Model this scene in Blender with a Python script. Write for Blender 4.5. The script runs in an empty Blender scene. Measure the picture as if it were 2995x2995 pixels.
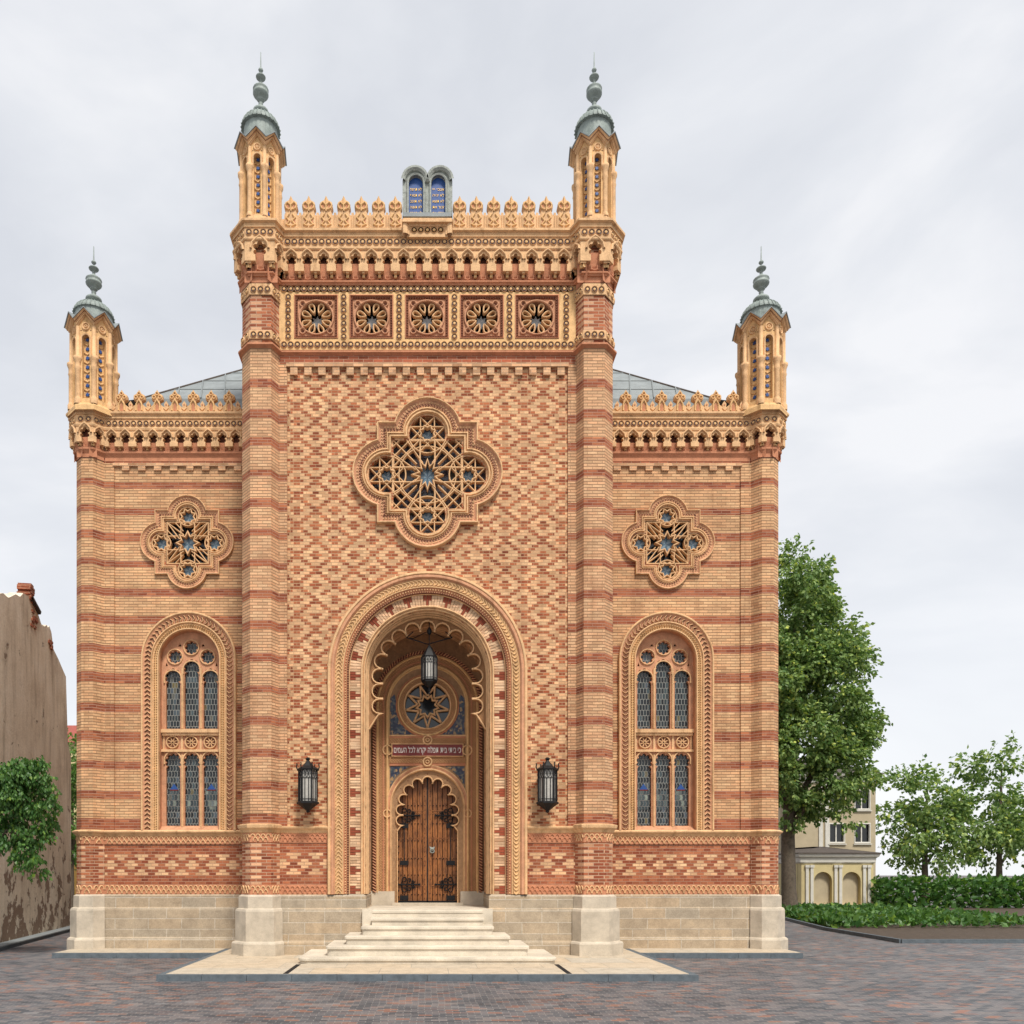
import bpy, math, random
from mathutils import Vector, geometry
RND = random.Random(11)
pi = math.pi
sin, cos = math.sin, math.cos
rad = math.radians

# ---------------------------------------------------------------- measuring the facade
S, ZC, CX, HY, E = 0.014, 22.0, 806.5, 1646.0, 2.156   # metres per unit on the facade, camera distance, centre line, eye level, eye height
FPX = ZC / S
WY = 1.9                                               # set-back of the two wings
GZ = -0.14                                             # level of the cobbled yard (the stone apron is 0)
def kx(y): return S * (ZC + y) / ZC
def X(px, y=0.0): return (px - CX) * kx(y)
def Zz(py, y=0.0): return E + (HY - py) * kx(y)
def XZ(px, py, y=0.0): return (X(px, y), Zz(py, y))

COL = bpy.context.scene.collection

# ---------------------------------------------------------------- mesh builder
class MB:
    def __init__(s, *mats):
        s.v, s.f, s.mi, s.sm = [], [], [], []
        s.mats = mats; s.cur = 0; s.o = None; s.mx = 1.0
    def frame(s, ox=0, oy=0, ang=0):
        s.o = (ox, oy, cos(ang), sin(ang)); return s
    def P(s, x, y, z):
        if s.o:
            ox, oy, c, n = s.o
            x, y = ox + x * c - y * n, oy + x * n + y * c
        return (x * s.mx, y, z)
    def face(s, pts, smooth=False):
        b = len(s.v)
        s.v += [s.P(*p) for p in pts]
        s.f.append(tuple(range(b, b + len(pts)))); s.mi.append(s.cur); s.sm.append(smooth)
    def grid(s, rows, closed=False, smooth=False):
        b = len(s.v); n = len(rows[0])
        for r in rows: s.v += [s.P(*p) for p in r]
        for i in range(len(rows) - 1):
            for j in range(n if closed else n - 1):
                k = (j + 1) % n
                s.f.append((b + i*n + j, b + i*n + k, b + (i+1)*n + k, b + (i+1)*n + j))
                s.mi.append(s.cur); s.sm.append(smooth)
    def box(s, x0, x1, y0, y1, z0, z1):
        p = [(x0,y0,z0),(x1,y0,z0),(x1,y1,z0),(x0,y1,z0),(x0,y0,z1),(x1,y0,z1),(x1,y1,z1),(x0,y1,z1)]
        b = len(s.v); s.v += [s.P(*q) for q in p]
        for q in ((0,1,5,4),(1,2,6,5),(2,3,7,6),(3,0,4,7),(4,5,6,7),(3,2,1,0)):
            s.f.append(tuple(b+i for i in q)); s.mi.append(s.cur); s.sm.append(False)
    def prism(s, loop, yf, yb, holes=(), back=False, bev=0.0):
        """plate with the outline loop (x,z), front at yf, back at yb, with holes"""
        loops = [list(loop)] + [list(h) for h in holes]
        flat = [p for L in loops for p in L]
        tess = geometry.tessellate_polygon([[Vector((x, z, 0)) for x, z in L] for L in loops])
        b = len(s.v)
        s.v += [s.P(x, yf, z) for x, z in flat]
        for t in tess:
            a, c, d = (flat[i] for i in t)
            ar = (c[0]-a[0])*(d[1]-a[1]) - (c[1]-a[1])*(d[0]-a[0])
            if abs(ar) < 1e-12: continue
            s.f.append(tuple(b+i for i in (t if ar > 0 else t[::-1]))); s.mi.append(s.cur); s.sm.append(False)
        if back:
            b2 = len(s.v); s.v += [s.P(x, yb, z) for x, z in flat]
            for t in tess:
                s.f.append(tuple(b2+i for i in t)); s.mi.append(s.cur); s.sm.append(False)
        for L in loops:
            s.grid([[(x, yf, z) for x, z in L], [(x, yb, z) for x, z in L]], closed=True)
    def loft(s, rings, closed=False, smooth=False):
        """rings: list of (loop2d, y) with equal point counts"""
        s.grid([[(x, y, z) for x, z in L] for L, y in rings], closed=closed, smooth=smooth)
    def sweep(s, path, prof, closed=False):
        N = normals(path, closed)
        rows = []
        for n, y in prof:
            rows.append([(p[0] + q[0]*n, y, p[1] + q[1]*n) for p, q in zip(path, N)])
        s.grid(rows, closed=closed)
    def rib(s, path, w, yf, yb, closed=False):
        ym = yf + min(w*.45, (yb-yf)*.6)
        s.sweep(path, [(w/2, yb), (w/2, ym), (w*.2, yf), (-w*.2, yf), (-w/2, ym), (-w/2, yb)], closed)
    def hsweep(s, plan, prof, i0=0, i1=None):
        """mouldings: profile (out, z) carried along a plan path (x,y), outside on the right of the travel"""
        N = normals(plan, False, right=True)
        i1 = len(plan) - 1 if i1 is None else i1
        rows = [[(plan[i][0] + N[i][0]*o, plan[i][1] + N[i][1]*o, z) for i in range(i0, i1 + 1)] for o, z in prof]
        s.grid(rows)
    def lathe(s, prof, cx, cy, n=16, rot=0.0, smooth=True):
        rows = [[(cx + r*cos(rot + 2*pi*k/n), cy + r*sin(rot + 2*pi*k/n), z) for k in range(n)] for r, z in prof]
        s.grid(rows, closed=True, smooth=smooth)
    def cyl(s, p, q, r0, r1, n=7, smooth=True):
        p, q = Vector(p), Vector(q); d = (q - p).normalized()
        a = d.orthogonal().normalized(); c = d.cross(a)
        s.grid([[tuple(o + (a*cos(2*pi*k/n) + c*sin(2*pi*k/n))*r) for k in range(n)] for o, r in ((p, r0), (q, r1))], closed=True, smooth=smooth)
    def pipe(s, pts, r, n=6):
        for a, b in zip(pts[:-1], pts[1:]): s.cyl(a, b, r, r, n)
    def mesh(s, me, mat):
        b = len(s.v); s.v += [tuple(v.co) for v in me.vertices]
        for p in me.polygons: s.f.append(tuple(b+i for i in p.vertices)); s.mi.append(mat); s.sm.append(False)
        bpy.data.meshes.remove(me)
    def build(s, name, parent=None, org=(0, 0, 0), label=None, uv=True):
        me = bpy.data.meshes.new(name)
        ox, oy, oz = org
        me.from_pydata([(x-ox, y-oy, z-oz) for x, y, z in s.v], [], s.f)
        for m in s.mats: me.materials.append(MAT[m])
        me.polygons.foreach_set('material_index', s.mi)
        me.polygons.foreach_set('use_smooth', s.sm)
        if uv:
            L = me.uv_layers.new(name='UVMap'); out = [0.0] * (2 * len(me.loops)); vs = s.v
            for p in me.polygons:
                n = p.normal
                if abs(n.z) > .75:
                    for li in p.loop_indices:
                        c = vs[me.loops[li].vertex_index]; out[2*li] = c[0]; out[2*li+1] = c[1]
                else:
                    h = math.hypot(n.x, n.y) or 1; tx, ty = -n.y/h, n.x/h
                    if tx < -1e-6 or (abs(tx) < 1e-6 and ty < 0): tx, ty = -tx, -ty
                    for li in p.loop_indices:
                        c = vs[me.loops[li].vertex_index]; out[2*li] = c[0]*tx + c[1]*ty; out[2*li+1] = c[2]
            L.data.foreach_set('uv', out)
        me.update()
        ob = bpy.data.objects.new(name, me); COL.objects.link(ob)
        if parent is not None: ob.parent = parent
        if label: ob['label'] = label
        return ob

def normals(path, closed=False, right=False):
    n = len(path); N = []
    sg = -1 if right else 1
    def seg(i, j):
        dx, dz = path[j][0]-path[i][0], path[j][1]-path[i][1]
        h = math.hypot(dx, dz) or 1e-9
        return (-dz/h*sg, dx/h*sg)
    for i in range(n):
        if closed: a, b = seg(i-1, i), seg(i, (i+1) % n)
        elif i == 0: a = b = seg(0, 1)
        elif i == n-1: a = b = seg(n-2, n-1)
        else: a, b = seg(i-1, i), seg(i, i+1)
        mx, mz = a[0]+b[0], a[1]+b[1]; h = math.hypot(mx, mz)
        if h < 1e-6: N.append(a); continue
        mx /= h; mz /= h
        c = max(.4, mx*a[0] + mz*a[1])
        N.append((mx/c, mz/c))
    return N

def circ(cx, cz, r, n=24, a0=pi/2):             # clockwise loop
    return [(cx + r*cos(a0 - 2*pi*k/n), cz + r*sin(a0 - 2*pi*k/n)) for k in range(n)]
def arch(cx, zs, r, zb, n=24):                  # left foot, over the arch, right foot
    return [(cx-r, zb)] + [(cx + r*cos(pi - pi*k/n), zs + r*sin(pi - pi*k/n)) for k in range(n+1)] + [(cx+r, zb)]
def star(cx, cz, r0, r1, n, a0=pi/2):
    return [(cx + (r0 if k % 2 == 0 else r1)*cos(a0 - pi*k/n), cz + (r0 if k % 2 == 0 else r1)*sin(a0 - pi*k/n)) for k in range(2*n)]
def foils(cx, cz, rc, n, m=5, a0=pi/2, f=1.0):  # closed ring of n round lobes
    out = []; rho = rc*sin(pi/n)*f
    for k in range(n):
        a = a0 - 2*pi*k/n; ox, oz = cx + rc*cos(a), cz + rc*sin(a)
        for j in range(m+1):
            b = a + pi/2 - pi*j/m
            out.append((ox + rho*cos(b), oz + rho*sin(b)))
    return out
def foil_arch(cx, zs, rc, n, span, zb, hw, m=5, extra=0, xe=None, deep=0.0):
    """loop: foot left, straight jamb, n lobes over the arch (span degrees), jamb, foot right; extra lobes continue down each side"""
    out = [(cx-hw, zb)]; d = rad(span)/(n-1); rho = rc*sin(d/2); lob = []
    for k in range(n):
        a = pi/2 + rad(span)/2 - d*k
        lob.append((cx + rc*cos(a), zs + rc*sin(a), a))
    if extra:
        xe = xe or rc; pre = []
        z0 = lob[0][1]
        for e in range(extra, 0, -1): pre.append((cx - xe, z0 - 2*rho*e, pi))
        post = [(2*cx - x, z, 0.0) for x, z, a in pre[::-1]]
        lob = pre + lob + post
    x, z, a = lob[0]
    out.append((cx-hw, z - rho*2.0)); out.append((x - rho*.1, z - rho*1.1))
    for x, z, a in lob:
        ca, sa = cos(a), sin(a)
        if deep: out.append((x - rho*.96*sa - ca*rho*deep, z + rho*.96*ca - sa*rho*deep))
        for j in range(m+1):
            b = a + pi/2 - pi*j/m
            out.append((x + rho*.96*cos(b), z + rho*.96*sin(b)))
        if deep: out.append((x + rho*.96*sa - ca*rho*deep, z - rho*.96*ca - sa*rho*deep))
    x, z, a = lob[-1]
    out.append((x + rho*.1, z - rho*1.1)); out.append((cx+hw, z - rho*2.0)); out.append((cx+hw, zb))
    return out
def quatre(cx, cz, a, r, dd, n=14):             # square + four round lobes, clockwise
    q = math.sqrt(max(1e-9, r*r - (a-dd)**2)); t = math.atan2(a-dd, q)
    base = [(-a, a)] + [(r*cos(pi-t - (pi-2*t)*k/n), dd + r*sin(pi-t - (pi-2*t)*k/n)) for k in range(n+1)]
    out = []
    for i in range(4):
        c, s_ = cos(-pi/2*i), sin(-pi/2*i)
        out += [(cx + x*c - z*s_, cz + x*s_ + z*c) for x, z in base]
    return out
def walk(path, pitch, closed=False):            # equally spaced (point, tangent, normal) along a path
    pts = list(path) + ([path[0]] if closed else [])
    L = [math.dist(a, b) for a, b in zip(pts[:-1], pts[1:])]; tot = sum(L); n = max(1, round(tot/pitch)); st = tot/n
    out = []; i = 0; acc = 0.0
    for k in range(n):
        t = (k + .5)*st
        while i < len(L)-1 and acc + L[i] < t: acc += L[i]; i += 1
        f = (t-acc)/(L[i] or 1); a, b = pts[i], pts[i+1]
        tx, tz = (b[0]-a[0])/(L[i] or 1), (b[1]-a[1])/(L[i] or 1)
        out.append(((a[0]+(b[0]-a[0])*f, a[1]+(b[1]-a[1])*f), (tx, tz), (-tz, tx)))
    return out, st

def empty(name, loc, label, cat, group=None):
    o = bpy.data.objects.new(name, None); COL.objects.link(o); o.location = loc
    o.empty_display_size = .3
    o['label'] = label; o['category'] = cat
    if group: o['group'] = group
    return o
def tag(o, label=None, cat=None, group=None, kind=None):
    if label: o['label'] = label
    if cat: o['category'] = cat
    if group: o['group'] = group
    if kind: o['kind'] = kind
    return o
def inst(src, loc, parent, name=None, mirror=False):
    o = src.copy(); COL.objects.link(o); o.parent = parent; o.location = loc
    if mirror: o.scale.x = -1
    return o
# ---------------------------------------------------------------- materials
MAT = {}
class NT:
    def __init__(s, name):
        m = bpy.data.materials.new(name); m.use_nodes = True; MAT[name] = m
        s.t = m.node_tree; s.n = s.t.nodes; s.bs = s.n['Principled BSDF']; s.m = m
    def node(s, typ, **kw):
        x = s.n.new(typ)
        for k, v in kw.items(): setattr(x, k, v)
        return x
    def put(s, sock, v):
        if isinstance(v, bpy.types.NodeSocket): s.t.links.new(v, sock)
        elif v is not None: sock.default_value = v
    def math(s, op, a, b=None, c=None):
        x = s.node('ShaderNodeMath', operation=op)
        s.put(x.inputs[0], a); s.put(x.inputs[1], b)
        if c is not None: s.put(x.inputs[2], c)
        return x.outputs[0]
    def mix(s, f, a, b, mode='MIX'):
        x = s.node('ShaderNodeMix', data_type='RGBA', blend_type=mode)
        s.put(x.inputs[0], f); s.put(x.inputs[6], a if isinstance(a, bpy.types.NodeSocket) else (*a, 1)); s.put(x.inputs[7], b if isinstance(b, bpy.types.NodeSocket) else (*b, 1))
        return x.outputs[2]
    def uv(s):
        return s.node('ShaderNodeUVMap').outputs[0]
    def obj(s): return s.node('ShaderNodeTexCoord').outputs['Object']
    def noise(s, vec, scale, detail=3, rough=.6):
        x = s.node('ShaderNodeTexNoise'); s.put(x.inputs['Vector'], vec); x.inputs['Scale'].default_value = scale
        x.inputs['Detail'].default_value = detail; x.inputs['Roughness'].default_value = rough
        return x.outputs[0]
    def ramp(s, f, stops, interp='LINEAR'):
        x = s.node('ShaderNodeValToRGB'); r = x.color_ramp; r.interpolation = interp
        while len(r.elements) > 1: r.elements.remove(r.elements[-1])
        r.elements[0].position = stops[0][0]; r.elements[0].color = (*stops[0][1], 1)
        for p, c in stops[1:]:
            e = r.elements.new(p); e.color = (*c, 1)
        s.put(x.inputs[0], f); return x.outputs[0]
    def bump(s, h, strength=.5, dist=.01):
        x = s.node('ShaderNodeBump'); s.put(x.inputs['Height'], h); x.inputs['Strength'].default_value = strength; x.inputs['Distance'].default_value = dist
        s.t.links.new(x.outputs[0], s.bs.inputs['Normal'])
    def out(s, col, rough=.85, metal=0.0, spec=.3):
        s.put(s.bs.inputs['Base Color'], col if isinstance(col, bpy.types.NodeSocket) else (*col, 1))
        s.put(s.bs.inputs['Roughness'], rough); s.bs.inputs['Metallic'].default_value = metal
        s.bs.inputs['Specular IOR Level'].default_value = spec

def scaled(c, k): return tuple(min(1, x*k) for x in c)

CREAM = (.65, .41, .235); RED = (.33, .085, .040); TERRA = (.42, .165, .085); MORT = (.50, .36, .24); JOINT_SHADE = (.235, .135, .075)  # tower and wing mortar darkened to stand in for shadow in bed joints
WARM = (.68, .43, .20)

def brick(name, pattern='plain', h=.0785, w=.26, base=CREAM, alt=RED, bands=None, v0=0.0, u0=0.0, unit=.1668, mort=MORT, mw=.012, var=1.0, bed=None):
    N = NT(name)
    sep = N.node('ShaderNodeSeparateXYZ'); N.t.links.new(N.uv(), sep.inputs[0])
    u, v = sep.outputs[0], sep.outputs[1]
    vr = N.math('DIVIDE', N.math('SUBTRACT', v, v0), h)
    row = N.math('FLOOR', vr); rv = N.math('FRACT', vr)
    off = N.math('MULTIPLY', N.math('FLOORED_MODULO', row, 2.0), .5)
    cu = N.math('ADD', N.math('DIVIDE', N.math('SUBTRACT', u, u0), w), off)
    col, ru = N.math('FLOOR', cu), N.math('FRACT', cu)
    cmb = N.node('ShaderNodeCombineXYZ'); N.put(cmb.inputs[0], col); N.put(cmb.inputs[1], row)
    wn = N.node('ShaderNodeTexWhiteNoise', noise_dimensions='2D'); N.t.links.new(cmb.outputs[0], wn.inputs['Vector'])
    rnd = wn.outputs['Value']
    sc = N.node('ShaderNodeSeparateColor'); N.t.links.new(wn.outputs['Color'], sc.inputs[0]); rnd2 = sc.outputs[2]
    dv = N.math('MULTIPLY', N.math('MINIMUM', rv, N.math('SUBTRACT', 1.0, rv)), h)
    du = N.math('MULTIPLY', N.math('MINIMUM', ru, N.math('SUBTRACT', 1.0, ru)), w)
    mm = N.math('MAXIMUM', N.math('LESS_THAN', dv, (bed or mw)*.5), N.math('LESS_THAN', du, mw*.5))
    def between(x, lo, hi): return N.math('MULTIPLY', N.math('GREATER_THAN', x, lo), N.math('LESS_THAN', x, hi))
    def tri(per):   # distance to the nearest multiple of per units
        t = N.math('DIVIDE', N.math('SUBTRACT', u, u0), unit*per)
        return N.math('MULTIPLY', N.math('ABSOLUTE', N.math('SUBTRACT', t, N.math('ROUND', t))), per)
    def rowin(k, ids):
        o = None
        for i in ids:
            c = N.math('COMPARE', k, float(i), .25)
            o = c if o is None else N.math('ADD', o, c)
        return o
    fac = None
    if pattern == 'bands':
        lo, hi = bands[0], bands[1]
        f = N.math('DIVIDE', N.math('SUBTRACT', v, lo), hi-lo)
        st = [(0.0, (0, 0, 0))]
        for a, b in sorted(bands[2]): st += [((a-lo)/(hi-lo), (1, 1, 1)), ((b-lo)/(hi-lo), (0, 0, 0))]
        fac = N.ramp(f, st, 'CONSTANT')
    elif pattern == 'diamond':
        k = N.math('FLOORED_MODULO', row, 10.0); a = tri(6.0); b = N.math('SUBTRACT', 3.0, a)
        aS, aW = N.math('LESS_THAN', a, .5), N.math('LESS_THAN', a, 1.04); bS, bW = N.math('LESS_THAN', b, .5), N.math('LESS_THAN', b, 1.04)
        fac = N.math('ADD', N.math('MULTIPLY', rowin(k, (0, 2, 6)), N.math('MAXIMUM', aS, bW)), N.math('MULTIPLY', rowin(k, (1, 5, 7)), N.math('MAXIMUM', aW, bS)))
        fac = N.math('ADD', fac, N.math('MULTIPLY', rowin(k, (3, 9)), between(b, .72, 1.78)))
        fac = N.math('ADD', fac, N.math('MULTIPLY', rowin(k, (4, 8)), between(a, .68, 1.72)))
        fac = N.math('MULTIPLY', fac, N.math('GREATER_THAN', rnd2, .03))
    elif pattern == 'lozenge':
        a = tri(3.0); b = N.math('SUBTRACT', 1.5, a)
        aS, aW = N.math('LESS_THAN', a, .5), N.math('LESS_THAN', a, .98); bS, bW = N.math('LESS_THAN', b, .5), N.math('LESS_THAN', b, .98)
        f = N.math('ADD', N.math('MULTIPLY', rowin(row, (0, 6)), aW), N.math('MULTIPLY', rowin(row, (1, 5)), aS))
        f = N.math('ADD', f, N.math('ADD', N.math('MULTIPLY', rowin(row, (2, 4)), bS), N.math('MULTIPLY', rowin(row, (3,)), bW)))
        fac = N.math('SUBTRACT', 1.0, f)
    elif pattern == 'dash':
        ev = N.math('FLOORED_MODULO', row, 2.0)
        cr = N.math('COMPARE', N.math('FLOORED_MODULO', col, 2.0), 0.0, .2)
        fac = N.math('MAXIMUM', ev, cr)
    # every brick has its own tone, some are burnt darker, some pale
    vv = lambda c: tuple(1 + (x-1)*var for x in c)
    tone = N.ramp(rnd, [(0, vv((.66, .60, .55))), (.25, vv((.86, .83, .80))), (.7, vv((1.04, 1.02, 1.0))), (1, vv((1.24, 1.20, 1.14)))])
    cb = N.mix(N.math('MULTIPLY', rnd2, .55), base, scaled((base[0]*1.0, base[1]*.80, base[2]*.74), 1))
    ca = N.mix(rnd2, scaled(alt, .78), (alt[0]*1.35, alt[1]*1.9, alt[2]*1.9))
    colr = cb if fac is None else N.mix(fac, cb, ca)
    colr = N.mix(1.0, colr, tone, 'MULTIPLY')
    big = N.noise(N.obj(), .9, 4, .65)
    smp = N.node('ShaderNodeMapping'); N.t.links.new(N.obj(), smp.inputs[0]); smp.inputs['Scale'].default_value = (2.6, 2.6, .22)
    colr = N.mix(1.0, colr, N.ramp(N.noise(smp.outputs[0], 1.0, 5, .65), [(.28, (.74, .70, .67)), (.48, (1, 1, 1)), (.8, (1.06, 1.05, 1.04))]), 'MULTIPLY')
    colr = N.mix(1.0, colr, N.ramp(big, [(.25, (.76, .73, .71)), (.55, (1, 1, 1)), (.8, (1.12, 1.10, 1.06))]), 'MULTIPLY')
    fine = N.noise(N.obj(), 55, 2, .6)
    colr = N.mix(1.0, colr, N.ramp(fine, [(.25, (.82, .82, .82)), (.75, (1.14, 1.14, 1.14))]), 'MULTIPLY')
    mcol = mort if fac is None or pattern != 'bands' else N.mix(fac, mort, (.44, .25, .17))
    N.out(N.mix(N.math('MULTIPLY', mm, .8), colr, mcol), .88)
    N.bump(N.math('ADD', N.math('SUBTRACT', 1.0, mm), N.math('ADD', N.math('MULTIPLY', fine, .5), N.math('MULTIPLY', rnd, .5))), .9, .014)
    return N

def stonelike(name, c, var=.25, scale=6, rough=.85, bs=.4, fine=40, spots=None, bd=.01, streak=False):
    N = NT(name)
    a, b = N.noise(N.obj(), scale, 5, .65), N.noise(N.obj(), fine, 3, .6)
    col = N.ramp(a, [(.25, scaled(c, 1-var)), (.5, c), (.78, scaled(c, 1+var))])
    col = N.mix(1.0, col, N.ramp(b, [(.25, (1-var*.6,)*3), (.75, (1+var*.5,)*3)]), 'MULTIPLY')
    if streak:
        smp = N.node('ShaderNodeMapping'); N.t.links.new(N.obj(), smp.inputs[0]); smp.inputs['Scale'].default_value = (4.5, 4.5, .5)
        col = N.mix(1.0, col, N.ramp(N.noise(smp.outputs[0], 1.0, 6, .7), [(.30, (.62, .57, .52)), (.46, (1, 1, 1)), (.75, (1.07, 1.06, 1.05))]), 'MULTIPLY')
    if spots:
        s_ = N.noise(N.obj(), spots[1], 6, .7)
        col = N.mix(N.ramp(s_, [(spots[2], (0, 0, 0)), (spots[2]+.08, (1, 1, 1))]), col, spots[0])
    N.out(col, rough); N.bump(N.math('ADD', a, b), bs, bd)
    return N

def ashlar(name, c, w, h, v0, mort, var=.3, mw=.02):
    N = NT(name)
    bt = N.node('ShaderNodeTexBrick'); bt.offset = .45; bt.squash = 1
    mp = N.node('ShaderNodeMapping'); N.t.links.new(N.uv(), mp.inputs[0]); mp.inputs['Location'].default_value = (.37, -v0, 0)
    N.t.links.new(mp.outputs[0], bt.inputs['Vector'])
    bt.inputs['Color1'].default_value = (*scaled(c, 1-var*.35), 1); bt.inputs['Color2'].default_value = (c[0]*1.05, c[1]*.95, c[2]*.84, 1)
    bt.inputs['Mortar'].default_value = (*mort, 1); bt.inputs['Scale'].default_value = 1
    bt.inputs['Brick Width'].default_value = w; bt.inputs['Row Height'].default_value = h; bt.inputs['Mortar Size'].default_value = mw
    bt.inputs['Mortar Smooth'].default_value = .2
    a, b = N.noise(N.obj(), 3.0, 6, .7), N.noise(N.obj(), 28, 4, .7)
    col = N.mix(1.0, bt.outputs['Color'], N.ramp(a, [(.25, (.70, .69, .68)), (.55, (1, 1, 1)), (.8, (1.16, 1.13, 1.08))]), 'MULTIPLY')
    col = N.mix(1.0, col, N.ramp(b, [(.3, (.78, .77, .75)), (.7, (1.12, 1.12, 1.12))]), 'MULTIPLY')
    N.out(col, .9)
    N.bump(N.math('ADD', N.math('MULTIPLY', bt.outputs['Fac'], -1.0), N.math('MULTIPLY', b, .6)), .7, .012)

def pavers(name):
    N = NT(name)
    wob = N.node('ShaderNodeTexNoise'); N.t.links.new(N.uv(), wob.inputs['Vector']); wob.inputs['Scale'].default_value = 1.7; wob.inputs['Detail'].default_value = 4
    va = N.node('ShaderNodeVectorMath', operation='MULTIPLY_ADD'); N.t.links.new(wob.outputs['Color'], va.inputs[0]); va.inputs[1].default_value = (.09, .09, 0); N.t.links.new(N.uv(), va.inputs[2])
    sep = N.node('ShaderNodeSeparateXYZ'); N.t.links.new(va.outputs[0], sep.inputs[0])
    h, w = .115, .23
    vr = N.math('DIVIDE', sep.outputs[1], h); row, rv = N.math('FLOOR', vr), N.math('FRACT', vr)
    cu = N.math('ADD', N.math('DIVIDE', sep.outputs[0], w), N.math('MULTIPLY', N.math('FLOORED_MODULO', row, 2.0), .5))
    col, ru = N.math('FLOOR', cu), N.math('FRACT', cu)
    cmb = N.node('ShaderNodeCombineXYZ'); N.put(cmb.inputs[0], col); N.put(cmb.inputs[1], row)
    wn = N.node('ShaderNodeTexWhiteNoise', noise_dimensions='2D'); N.t.links.new(cmb.outputs[0], wn.inputs['Vector'])
    c = N.ramp(wn.outputs['Value'], [(0, (.050, .055, .064)), (.3, (.085, .090, .10)), (.55, (.13, .125, .13)), (.72, (.165, .145, .14)), (.84, (.11, .105, .115)), (.90, (.20, .10, .075)), (.96, (.23, .12, .085)), (1, (.19, .19, .195))])
    dv = N.math('MULTIPLY', N.math('MINIMUM', rv, N.math('SUBTRACT', 1.0, rv)), h)
    du = N.math('MULTIPLY', N.math('MINIMUM', ru, N.math('SUBTRACT', 1.0, ru)), w)
    mm = N.math('MAXIMUM', N.math('LESS_THAN', dv, .006), N.math('LESS_THAN', du, .008))
    dirt = N.noise(N.obj(), .45, 7, .72); fine = N.noise(N.obj(), 35, 3, .6)
    c = N.mix(1.0, c, N.ramp(dirt, [(.30, (.55, .55, .58)), (.52, (1.0, .99, .98)), (.72, (1.35, 1.30, 1.24))]), 'MULTIPLY')
    c = N.mix(N.math('MULTIPLY', mm, .5), c, (.30, .285, .265))
    N.out(c, .62, spec=.35)
    N.bump(N.math('ADD', N.math('SUBTRACT', 1.0, mm), N.math('MULTIPLY', fine, .8)), .7, .012)

def leaded(name, dark, lead, w, h, tint, diag=False):
    N = NT(name)
    sep = N.node('ShaderNodeSeparateXYZ'); N.t.links.new(N.uv(), sep.inputs[0])
    vr = N.math('DIVIDE', sep.outputs[1], h); row, rv = N.math('FLOOR', vr), N.math('FRACT', vr)
    u = sep.outputs[0]
    if diag: u = N.math('ADD', u, N.math('MULTIPLY', N.math('ABSOLUTE', N.math('SUBTRACT', rv, .5)), w*.5))
    cu = N.math('ADD', N.math('DIVIDE', u, w), N.math('MULTIPLY', N.math('FLOORED_MODULO', row, 2.0), .5)); col, ru = N.math('FLOOR', cu), N.math('FRACT', cu)
    cmb = N.node('ShaderNodeCombineXYZ'); N.put(cmb.inputs[0], col); N.put(cmb.inputs[1], row)
    wn = N.node('ShaderNodeTexWhiteNoise', noise_dimensions='2D'); N.t.links.new(cmb.outputs[0], wn.inputs['Vector'])
    c = N.ramp(wn.outputs['Value'], [(0, scaled(dark, .6)), (.5, scaled(dark, 1.6)), (.75, tint), (.90, scaled(tint, 2.2)), (.96, (.06, .08, .10)), (1, (.13, .10, .03))])
    dv = N.math('MULTIPLY', N.math('MINIMUM', rv, N.math('SUBTRACT', 1.0, rv)), h)
    du = N.math('MULTIPLY', N.math('MINIMUM', ru, N.math('SUBTRACT', 1.0, ru)), w)
    mm = N.math('MAXIMUM', N.math('LESS_THAN', dv, .008), N.math('LESS_THAN', du, .008))
    c = N.mix(mm, c, lead)
    N.out(c, N.math('ADD', N.math('MULTIPLY', mm, .4), .12), spec=.5)
    wv = N.noise(N.obj(), 7, 2, .5)
    N.bump(N.math('ADD', mm, N.math('ADD', N.math('MULTIPLY', wn.outputs['Value'], 1.2), N.math('MULTIPLY', wv, 2.0))), .8, .012)

def guilloche(name, c, d, sc=1.0, dots=(.02, .06, .30)):
    """carved terracotta: small repeated motif in relief"""
    N = NT(name)
    vo = N.node('ShaderNodeTexVoronoi'); mp = N.node('ShaderNodeMapping'); N.t.links.new(N.uv(), mp.inputs[0]); mp.inputs['Scale'].default_value = (sc, sc, sc)
    N.t.links.new(mp.outputs[0], vo.inputs['Vector']); vo.inputs['Scale'].default_value = 13; vo.inputs['Randomness'].default_value = .12
    f = N.ramp(vo.outputs['Distance'], [(.18, (1, 1, 1)), (.34, (0, 0, 0)), (.5, (.6, .6, .6))])
    a = N.noise(N.obj(), 4, 4, .6)
    col = N.mix(f, d, c); col = N.mix(1.0, col, N.ramp(a, [(.3, (.85, .84, .82)), (.7, (1.1, 1.08, 1.05))]), 'MULTIPLY')
    N.out(col, .85); N.bump(f, .8, .02)

def mosaic(name):
    N = NT(name)
    vo = N.node('ShaderNodeTexVoronoi'); N.t.links.new(N.uv(), vo.inputs['Vector']); vo.inputs['Scale'].default_value = 16
    sc = N.node('ShaderNodeSeparateColor'); N.t.links.new(vo.outputs['Color'], sc.inputs[0])
    c = N.ramp(sc.outputs[0], [(0, (.018, .024, .055)), (.35, (.05, .06, .085)), (.5, (.13, .12, .10)), (.65, (.34, .21, .09)), (.85, (.03, .05, .07)), (1, (.36, .27, .15))], 'CONSTANT')
    N.out(c, .4, spec=.5); N.bump(vo.outputs['Distance'], .5, .01)

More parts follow.
